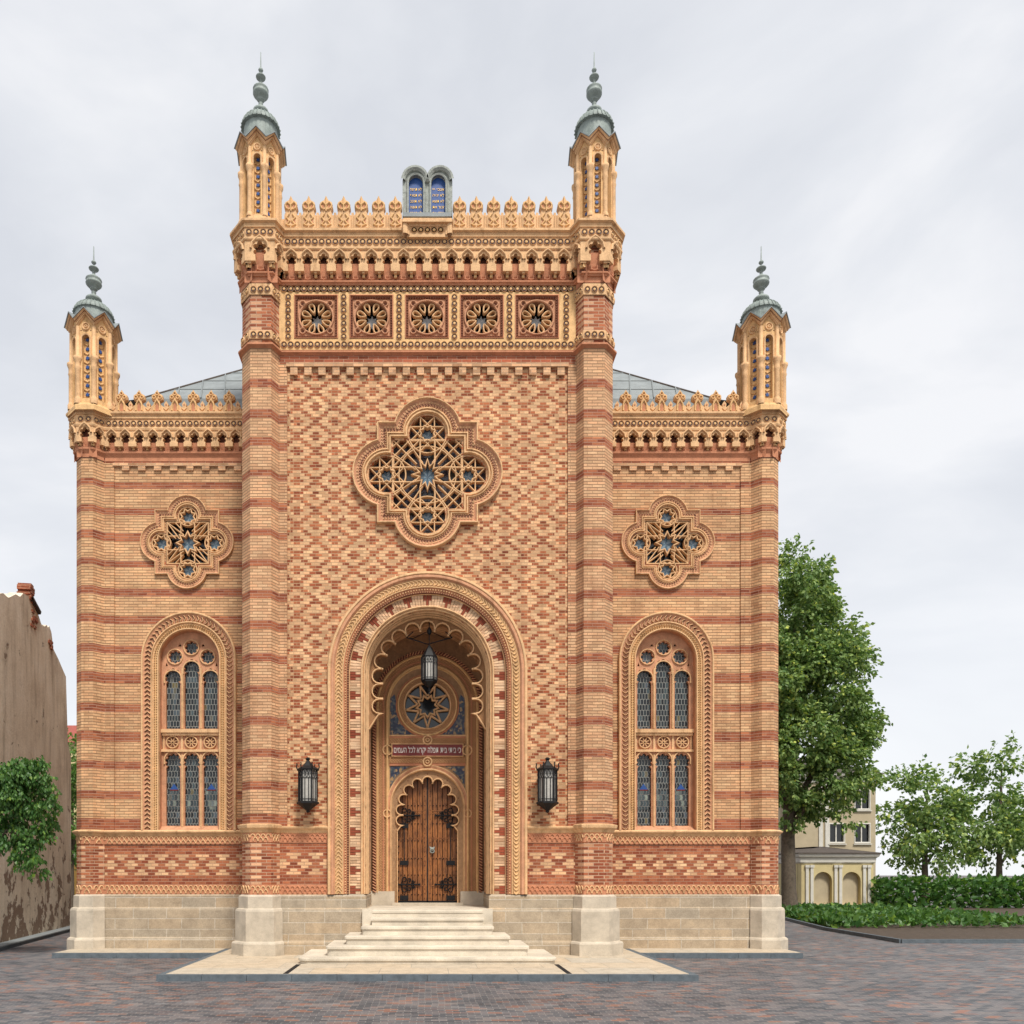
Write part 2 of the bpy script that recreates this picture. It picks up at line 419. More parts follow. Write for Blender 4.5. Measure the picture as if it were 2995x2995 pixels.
def plaster(name):
    """old lime plaster: rain streaks from the top, flaked areas low down"""
    N = NT(name); sp = N.node('ShaderNodeSeparateXYZ'); N.t.links.new(N.obj(), sp.inputs[0])
    mp = N.node('ShaderNodeMapping'); N.t.links.new(N.obj(), mp.inputs[0]); mp.inputs['Scale'].default_value = (1.6, 1.6, .16)
    st = N.noise(mp.outputs[0], 1.6, 6, .7); a = N.noise(N.obj(), .6, 6, .7); f = N.noise(N.obj(), 14, 4, .7); pk = N.noise(N.obj(), 1.5, 7, .68)
    c = N.ramp(a, [(.28, (.52, .43, .33)), (.5, (.72, .63, .50)), (.75, (.80, .73, .62))])
    c = N.mix(1.0, c, N.ramp(st, [(.30, (.58, .54, .50)), (.47, (.95, .94, .93)), (.7, (1.1, 1.1, 1.1))]), 'MULTIPLY')
    c = N.mix(1.0, c, N.ramp(f, [(.3, (.86, .85, .84)), (.7, (1.08, 1.08, 1.08))]), 'MULTIPLY')
    low = N.node('ShaderNodeMapRange'); N.put(low.inputs[0], sp.outputs[2]); low.inputs[1].default_value = 0; low.inputs[2].default_value = 5; low.inputs[3].default_value = .14; low.inputs[4].default_value = -.02
    k = N.ramp(N.math('ADD', pk, low.outputs[0]), [(.62, (0, 0, 0)), (.65, (1, 1, 1))])
    c = N.mix(k, c, N.mix(f, (.17, .115, .08), (.34, .24, .17)))
    N.out(c, .92); N.bump(N.math('SUBTRACT', N.math('ADD', N.math('MULTIPLY', f, .4), N.math('MULTIPLY', a, .5)), N.math('MULTIPLY', k, .8)), .9, .03)

def wood(name):
    N = NT(name)
    mp = N.node('ShaderNodeMapping'); N.t.links.new(N.obj(), mp.inputs[0]); mp.inputs['Scale'].default_value = (14, 14, 1.6)
    a = N.noise(mp.outputs[0], 2.2, 6, .7); b = N.noise(N.obj(), 2.0, 3, .6)
    c = N.ramp(a, [(.25, (.07, .024, .009)), (.45, (.17, .064, .019)), (.60, (.31, .125, .036)), (.78, (.11, .040, .013))])
    c = N.mix(1.0, c, N.ramp(b, [(.3, (.75, .72, .7)), (.7, (1.25, 1.15, 1.0))]), 'MULTIPLY')
    N.out(c, .5, spec=.4); N.bump(a, .4, .006)

def foliage(name, lo, hi):
    N = NT(name)
    g = N.node('ShaderNodeNewGeometry')
    c = N.ramp(g.outputs['Random Per Island'], [(0, lo), (.6, tuple((a+b)/2 for a, b in zip(lo, hi))), (.93, hi), (1, (hi[0]*1.9, hi[1]*1.5, hi[2]*.9))])
    N.out(c, .45, spec=.35)
    tr = N.node('ShaderNodeBsdfTranslucent'); N.t.links.new(N.mix(1.0, c, (1.5, 1.5, .8), 'MULTIPLY'), tr.inputs[0])
    ms = N.node('ShaderNodeMixShader'); ms.inputs[0].default_value = .3
    N.t.links.new(N.bs.outputs[0], ms.inputs[1]); N.t.links.new(tr.outputs[0], ms.inputs[2])
    N.t.links.new(ms.outputs[0], N.n['Material Output'].inputs[0])

def simple(name, c, rough=.6, metal=0, spec=.4):
    N = NT(name); a = N.noise(N.obj(), 9, 4, .65)
    N.out(N.ramp(a, [(.3, scaled(c, .8)), (.7, scaled(c, 1.15))]), rough, metal, spec); return N

# bands of red courses, as heights
TOWB = [(716.7,732),(775,790),(828,844),(887,901),(941,957),(998,1013),(1055,1071),(1114,1129.6),(1172,1188.6),(1233,1248.6),(1294.5,1309),(1352,1368),(1415,1430),(1476,1493),(1536,1562)]
WINB = [(862,875),(909.5,924.6),(959.4,973.5),(1008,1022.3),(1058,1072),(1110,1125.4),(1164.5,1179.6),(1217.9,1235),(1273,1289.5),(1328.6,1344.8),(1382.8,1400),(1438,1454.4),(1494.6,1509.8),(1547,1570)]
tb = [(Zz(b, -.333), Zz(a, -.333)) for a, b in TOWB]
wb = [(Zz(b, WY), Zz(a, WY)) for a, b in WINB]
brick('tower_brick', 'bands', bands=(3.0, 17.5, tb), base=CREAM, mort=JOINT_SHADE, mw=.010, bed=.020, var=.6)
brick('wing_brick', 'bands', bands=(3.0, 15.0, wb), h=.0815, base=(.675, .43, .235), mort=JOINT_SHADE, mw=.010, bed=.022, var=.6)
brick('diamond_brick', 'diamond', v0=Zz(733.4)-.0785*.5 - .0785*202, u0=X(560.1), w=.1668, var=.9, base=(.69, .44, .245), alt=(.34, .083, .036), bed=.020, mort=(.50, .315, .18))
brick('lozenge_brick', 'lozenge', v0=Zz(1647.3)-.0415, h=.083, u0=X(846), unit=.1946, w=.1946, var=.6, base=(.70, .46, .26), bed=.02, mort=(.45, .25, .16))
brick('lozenge_brick_wing', 'lozenge', v0=Zz(1649, WY)-.0415, h=.0865, u0=X(343, WY), unit=.1946, w=.1946, var=.6, base=(.70, .46, .26), bed=.02, mort=(.45, .25, .16))
brick('dash_brick', 'dash', h=.083, w=.27, base=(.66, .40, .24), mort=(.55, .36, .24), bed=.02, mw=.016)
brick('red_brick', 'plain', base=(.37, .115, .06))
brick('cream_brick', 'plain', base=CREAM)
brick('pale_brick', 'plain', base=(.74, .52, .33), h=.0777, w=.34, mw=.006)
brick('stripe_brick', 'plain', base=(.31, .085, .045), h=5, w=5, mw=.0)
stonelike('cream_terracotta', (.655, .41, .215), .24, 5, streak=True)
stonelike('gold_terracotta', WARM, .22, 5, streak=True)
stonelike('pink_terracotta', (.54, .275, .155), .24, 5, streak=True)
stonelike('red_terracotta', (.50, .215, .115), .24, 6)
stonelike('dark_terracotta', (.15, .052, .030), .2, 8)  # terracotta darkened so its tone also stands in for shade in recesses
stonelike('brown_stucco', (.34, .20, .105), .25, 9, bs=.7, fine=22)
guilloche('carved_band', (.56, .33, .155), (.26, .105, .05))
guilloche('carved_fine', (.52, .305, .145), (.30, .135, .065), 1.5)
ashlar('plinth_stone', (.44, .37, .28), .95, .30, .24, (.53, .46, .365), .4, .014)
stonelike('dressed_stone', (.50, .43, .335), .24, 3, fine=60)
stonelike('step_stone', (.585, .515, .41), .3, 1.5, fine=50, bs=.2)
ashlar('apron_stone', (.52, .465, .375), 1.5, 1.1, 0.1, (.36, .32, .26), .15, .008)
stonelike('kerb_granite', (.11, .13, .145), .3, 6, fine=60)
pavers('cobbles')
leaded('leaded_glass', (.006, .008, .010), (.24, .25, .23), .085, .16, (.020, .030, .032))
leaded('hexagon_glass', (.006, .008, .010), (.24, .25, .23), .085, .17, (.020, .030, .034), True)
leaded('stained_glass', (.03, .045, .05), (.16, .16, .15), .085, .17, (.10, .12, .10), True)
leaded('violet_glass', (.050, .047, .062), (.03, .03, .03), .3, .3, (.10, .09, .10))
simple('star_glass', (.075, .14, .20), .2, 0, .5)
simple('pale_glass', (.20, .28, .33), .2, 0, .5)
simple('blue_enamel', (.018, .070, .25), .5)
simple('blue_glaze', (.035, .030, .055), .7)
simple('dark_glass', (.010, .012, .014), .12, 0, .6)
simple('grey_panel', (.40, .43, .44), .4)
simple('lantern_glass', (.42, .40, .36), .25)
simple('wrought_iron', (.010, .010, .011), .55, 0, .25)
simple('gilding', (.72, .46, .12), .35, .6)
simple('white_paint', (.78, .74, .68), .5)
simple('red_paint', (.17, .019, .014), .45)
simple('black_void', (.006, .005, .005), .9)  # near-black that stands in for unlit depth
stonelike('zinc', (.23, .255, .26), .22, 2.5, rough=.6, bs=.1)
stonelike('verdigris', (.25, .29, .27), .32, 5, rough=.55, bs=.2)
stonelike('grey_cast', (.30, .32, .29), .4, 12, rough=.7, bs=.5)
wood('oak')
plaster('old_plaster')
stonelike('yellow_render', (.56, .47, .25), .12, 1.5)
stonelike('beige_render', (.44, .37, .25), .12, 1.5)
stonelike('pale_trim', (.60, .58, .52), .12, 3)
stonelike('orange_render', (.60, .36, .10), .15, 1.5)
stonelike('roof_tile', (.30, .08, .06), .2, 5)
stonelike('dark_roof', (.08, .065, .055), .3, 5)
stonelike('bark', (.12, .095, .07), .4, 7, bs=1.0, bd=.03)
stonelike('soil', (.07, .05, .035), .4, 6)
foliage('leaf_bright', (.055, .13, .025), (.17, .30, .07))
foliage('leaf_deep', (.030, .095, .020), (.11, .22, .05))
foliage('leaf_plane', (.060, .135, .030), (.30, .41, .14))
# ================================================================ the synagogue
SYN = empty('synagogue', (0, 0, 0), 'ornate striped brick synagogue with four corner turrets and a deep arched doorway', 'building')
BACK = 26.0
def mir(p): return 2*CX - p

# plan of the central block, left to right (x, y)
LT = [(X(457), 5.0), (X(457), 0.0), (X(472, -.333), -.333), (X(511.5, -.333), -.333), (X(528), 0.0)]
PLAN = LT + [(-x, y) for x, y in LT[::-1]]
NP = len(PLAN)                      # segments 0-3 left tower, 4 wall, 5-8 right tower
SEG = {'L': (0, 4), 'W': (4, 5), 'R': (5, 9), 'ALL': (0, 9)}
def zo(py, out=0.0, y=0.0): return Zz(py, y-out)

def hs(name, parent, mat, prof, seg='ALL', plan=PLAN, extra=None, mx=1):
    m = MB(*(mat if isinstance(mat, tuple) else (mat,))); m.mx = mx
    a, b = SEG[seg] if isinstance(seg, str) else seg
    m.hsweep(plan, prof, a, b)
    if extra: extra(m)
    return m.build(name, parent)

# ---- ornament helpers
def ringlet(m, u, z, r, yf, yb, m0=0, m1=1, m2=2):
    """glazed ring motif: cream boss, dark ring, cream field"""
    m.cur = m1; c0, c1 = circ(u, z, r, 10), circ(u, z, r*.60, 10)
    m.loft([(c0, yf+.004), (c1, yf+.004)], closed=True)
    m.cur = m2
    m.loft([(c1, yf-.004), (circ(u, z, r*.40, 10), yf-.02), (circ(u, z, .001, 10), yf-.02)], closed=True)
    m.cur = m0
    m.loft([(circ(u, z, r*1.28, 10), yf+.004), (circ(u, z, r*1.14, 10), yf-.022), (c0, yf+.004)], closed=True)

def ring_frieze(m, u0, u1, zc, r, pitch, yf, off=0.0):
    n = max(1, round((u1-u0)/pitch)); st = (u1-u0)/n
    for i in range(n): ringlet(m, u0 + st*(i+.5), zc, r, yf, yf+.05)

def seg_frame(plan, i, out):
    """frame of plan segment i pushed out: returns (ox, oy, ang, length)"""
    N = normals(plan, False, right=True)
    a = (plan[i][0]+N[i][0]*out, plan[i][1]+N[i][1]*out); b = (plan[i+1][0]+N[i+1][0]*out, plan[i+1][1]+N[i+1][1]*out)
    dx, dy = b[0]-a[0], b[1]-a[1]; L = math.hypot(dx, dy)
    return a[0], a[1], math.atan2(dy, dx), L

def frieze_rings(name, parent, plan, segs, out, zc, r, pitch, mx=1, skip=(0,)):
    m = MB('cream_terracotta', 'blue_glaze', 'gold_terracotta'); m.mx = mx
    for i in segs:
        ox, oy, an, L = seg_frame(plan, i, out); m.frame(ox, oy, an)
        if L > 3 and i in skip: continue
        ring_frieze(m, .02, L-.02, zc, r, pitch, -.004)
    return m.build(name, parent)

def scallop_frieze(m, u0, u1, z0, z1, yf, pitch=.134):
    """two rows of overlapping fish-scale arcs"""
    n = max(1, round((u1-u0)/pitch)); st = (u1-u0)/n; h = (z1-z0)
    for rowi in range(2):
        for i in range(n + (rowi == 0)):
            c = u0 + st*(i + (.5 if rowi else 0.0))
            if c - st*.5 < u0-1e-3 or c + st*.5 > u1+1e-3: continue
            zb = z0 + h*(.10 + .40*rowi)
            pa = [(c + st*.42*cos(pi - pi*k/6), zb + h*.40*sin(pi - pi*k/6)) for k in range(7)]
            m.cur = 0; m.rib(pa, st*.20, yf-.025, yf)

def arcade_bay(m, u0, u1, zt, zs, aw, zb, yf, yb):
    """pierced plate of one machicolation bay: foiled arch on a pier pair, zb = foot of the piers"""
    c = (u0+u1)/2; hw = aw/2
    hole = [(c-hw*.70, zb), (c-hw*.70, zs-hw*1.1)] 
    for cx_, cz_, a0 in ((c-hw*.62, zs-hw*.62, pi), (c-hw*.66, zs+hw*.28, pi*.86), (c, zs+hw*.78, pi/2), (c+hw*.66, zs+hw*.28, pi*.14), (c+hw*.62, zs-hw*.62, 0)):
        for k in range(5):
            b = a0 + pi*.5 - pi*k/4
            hole.append((cx_ + hw*.42*cos(b), cz_ + hw*.42*sin(b)))
    hole += [(c+hw*.70, zs-hw*1.1), (c+hw*.70, zb)]
    loop = [(u0, zb), *hole, (u1, zb), (u1, zt), (u0, zt)]
    m.prism(loop, yf, yb)

def corbel_arcade(name, parent, plan, segs, out, ztop, zspring, zpier, zfoot, pitch, aw, mx=1, one=(), corn=True):
    """arcade plates, pointed hood ribs and the red corbels behind them"""
    m = MB('cream_terracotta', 'dark_terracotta', 'red_terracotta', 'gold_terracotta'); m.mx = mx
    cbs = []
    for i in segs:
        ox, oy, an, L = seg_frame(plan, i, out); m.frame(ox, oy, an)
        if L > 3 and i in (0,): continue
        n = 1 if i in one else max(1, round(L/pitch)); st = L/n
        for k in range(n):
            u0, u1 = st*k, st*(k+1); c = (u0+u1)/2; a = min(aw, st*.60)
            m.cur = 0; arcade_bay(m, u0, u1, ztop, zspring, a, zpier, 0.0, .14)
            m.rib([(c-a*.72, zspring-a*.05), (c-a*.62, zspring+a*.42), (c-a*.28, zspring+a*.78), (c, zspring+a*.98), (c+a*.28, zspring+a*.78), (c+a*.62, zspring+a*.42), (c+a*.72, zspring-a*.05)], a*.20, -.05, 0.01)
            m.cur = 2   # sunk triangles over the hoods
            for sg in (-1, 1):
                m.face([(c+sg*a*.35, -.006, ztop-.01), (c+sg*min(st/2-.01, a*.95), -.006, ztop-.01), (c+sg*min(st/2-.012, a*.78), -.006, zspring+a*.95)])
            # stepped pier foot: two bricks and a curled bracket
            m.cur = 0
            pw = (st-a*1.4)/2
            hz = zpier-zfoot
            for sg in (-1, 1):
                e = u0 if sg < 0 else u1
                x0, x1 = (e, e+pw) if sg < 0 else (e-pw, e)
                m.cur = 0; m.box(x0, x1, .03, .2, zpier-hz*.22, zpier)
                m.cur = 3; m.box(x0+pw*.05, x1-pw*.05, .09, out, zpier-hz*.62, zpier-hz*.22)
                m.cur = 1; m.box(x0+pw*.1, x1-pw*.1, .15, out+.02, zfoot, zpier-hz*.62)
            w = a*.62
            rows = []
            w = min(w, a*.5)
            for t in range(6):
                f = t/5; rows.append((c-w, c+w, .10 + (out-.04)*(1-f)**1.6*0 + (out-.05)*(1-f)*.75, zfoot + (zpier-zfoot)*(1.25*f if f < .7 else .875 + (f-.7)*5.2)))
            cb = MB('red_terracotta', 'dark_terracotta'); cb.mx = mx; cb.frame(ox, oy, an); cbs.append(cb)
            cb.grid([[(x0, y, z), (x1, y, z)] for x0, x1, y, z in rows])
            cb.grid([[(x0, y, z), (x0, out+.05, z)] for x0, x1, y, z in rows]); cb.grid([[(x1, y, z), (x1, out+.05, z)] for x0, x1, y, z in rows])
            yk = rows[2][2]-.035
            cb.rib([(c-w*.45, rows[3][3]), (c-w*.5, rows[1][3]), (c, rows[0][3]+.03), (c+w*.5, rows[1][3]), (c+w*.45, rows[3][3])], w*.3, yk-.04, yk+.06)
        # dark sheet behind the arches, standing in for the shadow inside
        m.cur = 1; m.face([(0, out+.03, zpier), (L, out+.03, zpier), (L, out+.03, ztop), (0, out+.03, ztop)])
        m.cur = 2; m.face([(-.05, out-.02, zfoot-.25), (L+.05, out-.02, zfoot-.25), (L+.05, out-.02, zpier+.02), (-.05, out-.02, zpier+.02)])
        m.cur = 0; m.face([(0, 0, ztop), (L, 0, ztop), (L, out+.06, ztop), (0, out+.06, ztop)])
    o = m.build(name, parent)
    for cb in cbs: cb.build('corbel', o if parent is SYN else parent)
    return o

# ---------------------------------------------------------------- central block
PORT_R = 150                         # clear radius behind the portal rings, facade units
rose_hole = quatre(X(806.5), Zz(895), (30.4+34)*S, 34*S, 77*S)
outer = [(X(529), Zz(1572)), (X(621), Zz(1572)), (X(621), Zz(1240))]
wall_loop = [(X(527), Zz(1571)), (X(806.5-PORT_R), Zz(1571))] + [(PORT_R*S*cos(pi - pi*k/28), Zz(1268) + PORT_R*S*sin(pi - pi*k/28)) for k in range(29)] + [(X(806.5+PORT_R), Zz(1571)), (X(1086), Zz(1571)), (X(1086), Zz(690)), (X(527), Zz(690))]
m = MB('diamond_brick', 'red_brick', 'cream_brick', 'tower_brick')
m.prism(wall_loop, 0, .35, [rose_hole])
m.cur = 1; m.box(X(527), X(1086), -.02, .2, Zz(688), Zz(671))
m.cur = 2; m.box(X(541), X(1072), -.09, .2, Zz(695), Zz(688))
n = 20; st = (X(1071)-X(542))/n
for i in range(n):                     # dentil course hanging from the string
    m.cur = 2; m.box(X(542)+st*(i+.5)-.094, X(542)+st*(i+.5)+.094, -.075, .1, Zz(710), Zz(695)-.004)
m.cur = 3
for a, b in ((526, 542), (1071, 1087)): m.box(X(a), X(b), -.045, .1, Zz(1567), Zz(688)-.004)
m.build('wall', SYN)

# back, sides and roof of the block
m = MB('tower_brick', 'zinc')
m.box(X(462), -X(462), 4.0, 5.2, 5, Zz(440)); m.cur = 1
m.box(X(460), -X(460), .05, 5.0, Zz(440), Zz(436)); m.build('rear_wall', SYN)

# towers of the central block
towers = {}
for key, px in (('L', 492.5), ('R', mir(492.5))):
    i0, i1 = SEG[key]
    zt0 = Zz(1557, -.33); zt1 = Zz(655, -.33)
    t = hs('front_tower', SYN, 'tower_brick', [(0, zt0), (0, zt1)], key)
    towers[key] = t
    hs('tower_base', t, ('lozenge_brick',), [(0.0, Zz(1670, -.33)), (0.0, Zz(1588, -.33))], key).data.materials[0] = MAT['dash_brick']
    hs('tower_panel', t, 'dash_brick', [(-.004, Zz(655, -.33)-.08), (-.004, zo(470))], key)
    m = MB('cream_terracotta', 'gold_terracotta')
    m.hsweep(PLAN, [(.02, Zz(641, -.33)), (.035, Zz(640, -.33)), (.035, Zz(625, -.33)), (0.02, Zz(624, -.33))], i0, i1)
    m.hsweep(PLAN, [(.02, Zz(558, -.33)), (.035, Zz(557, -.33)), (.035, Zz(538, -.33)), (0.02, Zz(536, -.33))], i0, i1)
    m.build('frieze_band', t)
    segs = range(i0, i1)
    frieze_rings('ring_trim', t, PLAN, segs, .04, Zz(632, -.35), .066, .178)
    frieze_rings('ring_trim', t, PLAN, segs, .04, Zz(547, -.35), .066, .178)
    corbel_arcade('corbel_crown', t, PLAN, segs, .20, zo(470, .2), zo(486, .2), zo(509, .2), zo(528, .1), .42, .32, one=tuple(segs))

# horizontal mouldings running round towers and wall
def mould(name, mat, prof, per=('L', 'W', 'R')):
    for k in per:
        hs(name, towers[k] if k in towers else SYN, mat, prof, k)
mould('string_course', 'red_terracotta', [(0, zo(672)), (.05, zo(670)), (.06, zo(667, .06)), (.10, zo(664, .1)), (.10, zo(661, .1)), (.02, zo(660, .1))])
mould('string_course', 'red_terracotta', [(.02, zo(541)), (.06, zo(538, .05)), (.07, zo(535, .07)), (.11, zo(532, .1)), (.115, zo(529, .11)), (.03, zo(527, .11))])
mould('cornice_string', 'cream_terracotta', [(.18, zo(472, .2)), (.22, zo(471, .22)), (.24, zo(468, .24)), (.24, zo(465, .24)), (.21, zo(464.5, .22)), (.21, zo(447, .22)), (.23, zo(446, .23))])
mould('cornice_cap', 'cream_terracotta', [(.21, zo(447, .22)), (.24, zo(446, .24)), (.24, zo(443, .24)), (.225, zo(442.7, .23)), (.235, zo(439, .24)), (.29, zo(435.5, .28)), (.305, zo(434, .3)), (.305, zo(430, .3)), (.26, zo(428.8, .3)), (.0, zo(427, .3)+.04)])
for k in ('L', 'W', 'R'):
    a, b = SEG[k]
    frieze_rings('ring_trim', towers.get(k, SYN), PLAN, range(a, b), .214, zo(456, .22), .070, .178)
corbel_arcade('arcaded_cornice', SYN, PLAN, [4], .20, zo(472, .2), zo(489, .2), zo(511, .2), zo(529, .1), 29.84*S, .285)

# friezes and rosette panels between the two red strings
m = MB('gold_terracotta')
cxs = [596.6, 700.8, 805.5, 909, 1013]
holes = [[(X(c-41.5), Zz(640)), (X(c-41.5), Zz(557)), (X(c+41.5), Zz(557)), (X(c+41.5), Zz(640))] for c in cxs]
m.prism([(X(527), Zz(661)), (X(527), Zz(538)), (X(1086), Zz(538)), (X(1086), Zz(661))], -.02, .05, holes)
m.build('frieze_band', SYN)
m = MB('cream_terracotta', 'blue_glaze', 'gold_terracotta')
ring_frieze(m, X(530), X(1083), Zz(546.6), .068, .176, -.032); ring_frieze(m, X(530), X(1083), Zz(651.5), .068, .176, -.032)
for c in [544, 648.7, 753, 857.3, 961, 1068]:
    for j in range(7): ringlet(m, X(c), Zz(562+12.4*j), .064, -.032, 0)
m.build('ring_trim', SYN)
def rosette_panel(c):
    cz = Zz(598.5); cx = X(c); q = 41.5*S
    m = MB('pink_terracotta', 'red_terracotta', 'dark_terracotta')
    sq = lambda a: [(cx-a, cz-a), (cx-a, cz+a), (cx+a, cz+a), (cx+a, cz-a)]
    m.cur = 1; m.loft([(sq(q), -.03), (sq(q*.955), -.045), (sq(q*.94), .02), (sq(q*.86), .03), (sq(q*.84), .0)], closed=True)
    m.cur = 2
    for k in range(15):                                # bead course round the square
        t = -q*.86 + q*1.72*(k+.5)/15
        for p in ((t, q*.90), (t, -q*.90), (q*.90, t), (-q*.90, t)):
            m.box(cx+p[0]-.02, cx+p[0]+.02, .0, .03, cz+p[1]-.02, cz+p[1]+.02)
    m.cur = 0
    m.prism(sq(q*.845), .03, .22, [circ(cx, cz, 30.5*S, 28)])
    m.rib(circ(cx, cz, 32*S, 28), .05, -.02, .03, True)
    for sx in (-1, 1):
        for sz in (-1, 1):
            m.cur = 0; p = (cx+sx*q*.62, cz+sz*q*.62); m.rib(circ(*p, 5.2*S, 12), .035, -.02, .03, True)
            m.cur = 2; m.prism(circ(*p, 2.6*S, 8), .026, .03)
    o = m.build('rosette_panel', SYN)
    t = MB('cream_terracotta')
    for k in range(8):
        a = pi/8 + k*pi/4; d = (cos(a), sin(a)); e = (-d[1], d[0]); P = []
        for j in range(12):
            s_ = 2*pi*j/12; rr = .64 + .29*cos(s_); w = .225*sin(s_)*(.66 + .34*cos(s_))
            P.append((cx + 30*S*(d[0]*(rr+.04) + e[0]*w), cz + 30*S*(d[1]*(rr+.04) + e[1]*w)))
        t.rib(P, .038, .035, .15, True)
    t.build('tracery', o)
    g = MB('dark_glass', 'grey_panel'); g.face([(cx-q, .42, cz-q), (cx+q, .42, cz-q), (cx+q, .42, cz+q), (cx-q, .42, cz+q)])
    g.cur = 1; g.prism(star(cx, cz+.03, 13*S, 7*S, 8), .27, .30); g.build('window_pane', o)
    return o
for c in cxs: rosette_panel(c)
m = MB('black_void'); m.box(X(540), X(1073), .45, .5, Zz(656), Zz(540)); m.build('dark_backing', SYN)  # black sheet behind the rosette panels, standing in for unlit depth

# merlons along the parapet
def merlon(mx, w, h, style):
    m = MB('cream_terracotta', 'red_terracotta', 'gold_terracotta')
    if style == 'tall':                                # carved post with scrolls and a pointed leaf
        m.prism([(-w*.48, 0), (-w*.48, h*.40), (-w*.36, h*.52), (-w*.5, h*.66), (-w*.42, h*.80), (-w*.16, h*.86), (0, h), (w*.16, h*.86), (w*.42, h*.80), (w*.5, h*.66), (w*.36, h*.52), (w*.48, h*.40), (w*.48, 0)], -.06, .10, back=True)
        m.cur = 2
        for sg in (-1, 1):
            m.rib([(sg*w*.10, h*.55), (sg*w*.34, h*.60), (sg*w*.42, h*.70), (sg*w*.26, h*.79), (0, h*.70)], w*.12, -.10, -.05)
            m.rib([(sg*w*.06, h*.04), (sg*w*.32, h*.09), (sg*w*.10, h*.20), (sg*w*.32, h*.30), (sg*w*.12, h*.42)], w*.11, -.095, -.05)
        m.rib([(0, h*.50), (0, h*.95)], w*.09, -.10, -.05)
        m.cur = 1
        for sg in (-1, 1):
            m.prism([(x*sg, z) for x, z in ((w*.16, h*.60), (w*.18, h*.70), (w*.34, h*.72), (w*.36, h*.63))][::sg], -.068, -.05)
            m.prism([(x*sg, z) for x, z in ((w*.16, h*.13), (w*.34, h*.15), (w*.30, h*.24), (w*.18, h*.22))][::sg], -.066, -.05)
    else:                                              # ogee niche carrying a quatrefoil
        m.prism([(-w*.62, 0), (-w*.52, h*.22), (-w*.22, h*.34), (-w*.20, h*.48), (-w*.46, h*.56), (-w*.44, h*.74), (-w*.18, h*.82), (0, h), (w*.18, h*.82), (w*.44, h*.74), (w*.46, h*.56), (w*.20, h*.48), (w*.22, h*.34), (w*.52, h*.22), (w*.62, 0)], -.05, .09, back=True)
        m.cur = 2
        for px, pz in ((0, .80), (-.24, .64), (.24, .64)): m.rib(circ(px*w, pz*h, w*.13, 8), w*.10, -.085, -.045, True)
        m.rib([(-w*.24, h*.02), (-w*.22, h*.32), (0, h*.52), (w*.22, h*.32), (w*.24, h*.02)], w*.13, -.09, -.045)
        m.cur = 1
        m.prism([(-w*.12, h*.03), (-w*.12, h*.26), (0, h*.40), (w*.12, h*.26), (w*.12, h*.03)], -.056, -.045)
        for px, pz in ((0, .80), (-.24, .64), (.24, .64)): m.prism(circ(px*w, pz*h, w*.06, 6), -.058, -.045)
    return m
mz = zo(428, .28)+.02; yM = -.17
def par_x(px): return X(px, yM)
first = None
mw = 25.5*kx(yM); mh = Zz(373, yM) - mz
left = [549.5, 583.1, 615.7, 648.9, 681.9, 714.5, 746]
for c in left + [mir(a) for a in left]:
    if first is None:
        first = merlon(0, mw, mh, 'tall').build('merlon', SYN); first.location = (par_x(c), yM, mz)
    else: inst(first, (par_x(c), yM, mz), SYN)
m = MB('cream_terracotta')                             # low pierced parapet between the merlons
for a, b in ((530, 768), (845, 1083)):
    m.box(par_x(a), par_x(b), yM+.02, yM+.08, mz-.02, mz+mh*.34)
for c0, c1 in zip(left[:-1], left[1:]):
    for c in (c0, mir(c0)):
        pc = (c0+c1)/2 if c == c0 else mir((c0+c1)/2)
        m.box(par_x(pc)-.085, par_x(pc)+.085, yM-.03, yM+.10, mz-.01, mz+mh*.42)
        for s_ in (-.05, .0, .05): m.box(par_x(pc)+s_-.012, par_x(pc)+s_+.012, yM-.05, yM-.03, mz, mz+mh*.40)
        m.box(par_x(pc)-.03, par_x(pc)+.03, yM-.03, yM+.06, mz+mh*.42, mz+mh*.50)
m.build('parapet', SYN)

# raised pedestal and the tablets
m = MB('cream_terracotta')
x0, x1 = X(768, -.33), X(845, -.33); yP = -.325
m.box(x0, x1, yP, .2, zo(446.5, .33), zo(415, .33))
m.sweep([(x0-.05, zo(443, .34)), (x0-.05, zo(419, .34)), (x1+.05, zo(419, .34)), (x1+.05, zo(443, .34))], [(-.12, yP-.004), (-.11, yP-.03), (-.08, yP-.03), (-.06, yP-.07), (.0, yP-.09), (.05, yP-.09), (.07, yP)])
m.box(x0-.12, x1+.12, -.45, .2, zo(418, .45), zo(414, .45))
m.build('pedestal', SYN)
m = MB('cream_terracotta', 'blue_glaze', 'gold_terracotta'); ring_frieze(m, x0+.10, x1-.10, zo(433, .34), .070, .176, yP-.004); m.build('ring_trim', SYN)

def text_mesh(body, size, name, mat, parent, x, y, z, depth=.012, bold=.0, width=None):
    cu = bpy.data.curves.new(name, 'FONT'); cu.body = body; cu.size = size; cu.align_x = 'CENTER'; cu.align_y = 'CENTER'; cu.extrude = depth; cu.offset = bold
    o = bpy.data.objects.new(name, cu); COL.objects.link(o)
    dg = bpy.context.evaluated_depsgraph_get(); me = bpy.data.meshes.new_from_object(o.evaluated_get(dg)); bpy.data.objects.remove(o); bpy.data.curves.remove(cu)
    if width and me.vertices:
        xs = [v.co.x for v in me.vertices]; k = width/(max(xs)-min(xs)); c = (max(xs)+min(xs))/2
        for v in me.vertices: v.co.x = (v.co.x-c)*k
    for v in me.vertices: v.co = (v.co.x + x, y - v.co.z, v.co.y + z)
    return me
yT = -.14
TK = lambda px: X(px, yT)
TZ = lambda py: Zz(py, yT)
m = MB('grey_cast', 'zinc')
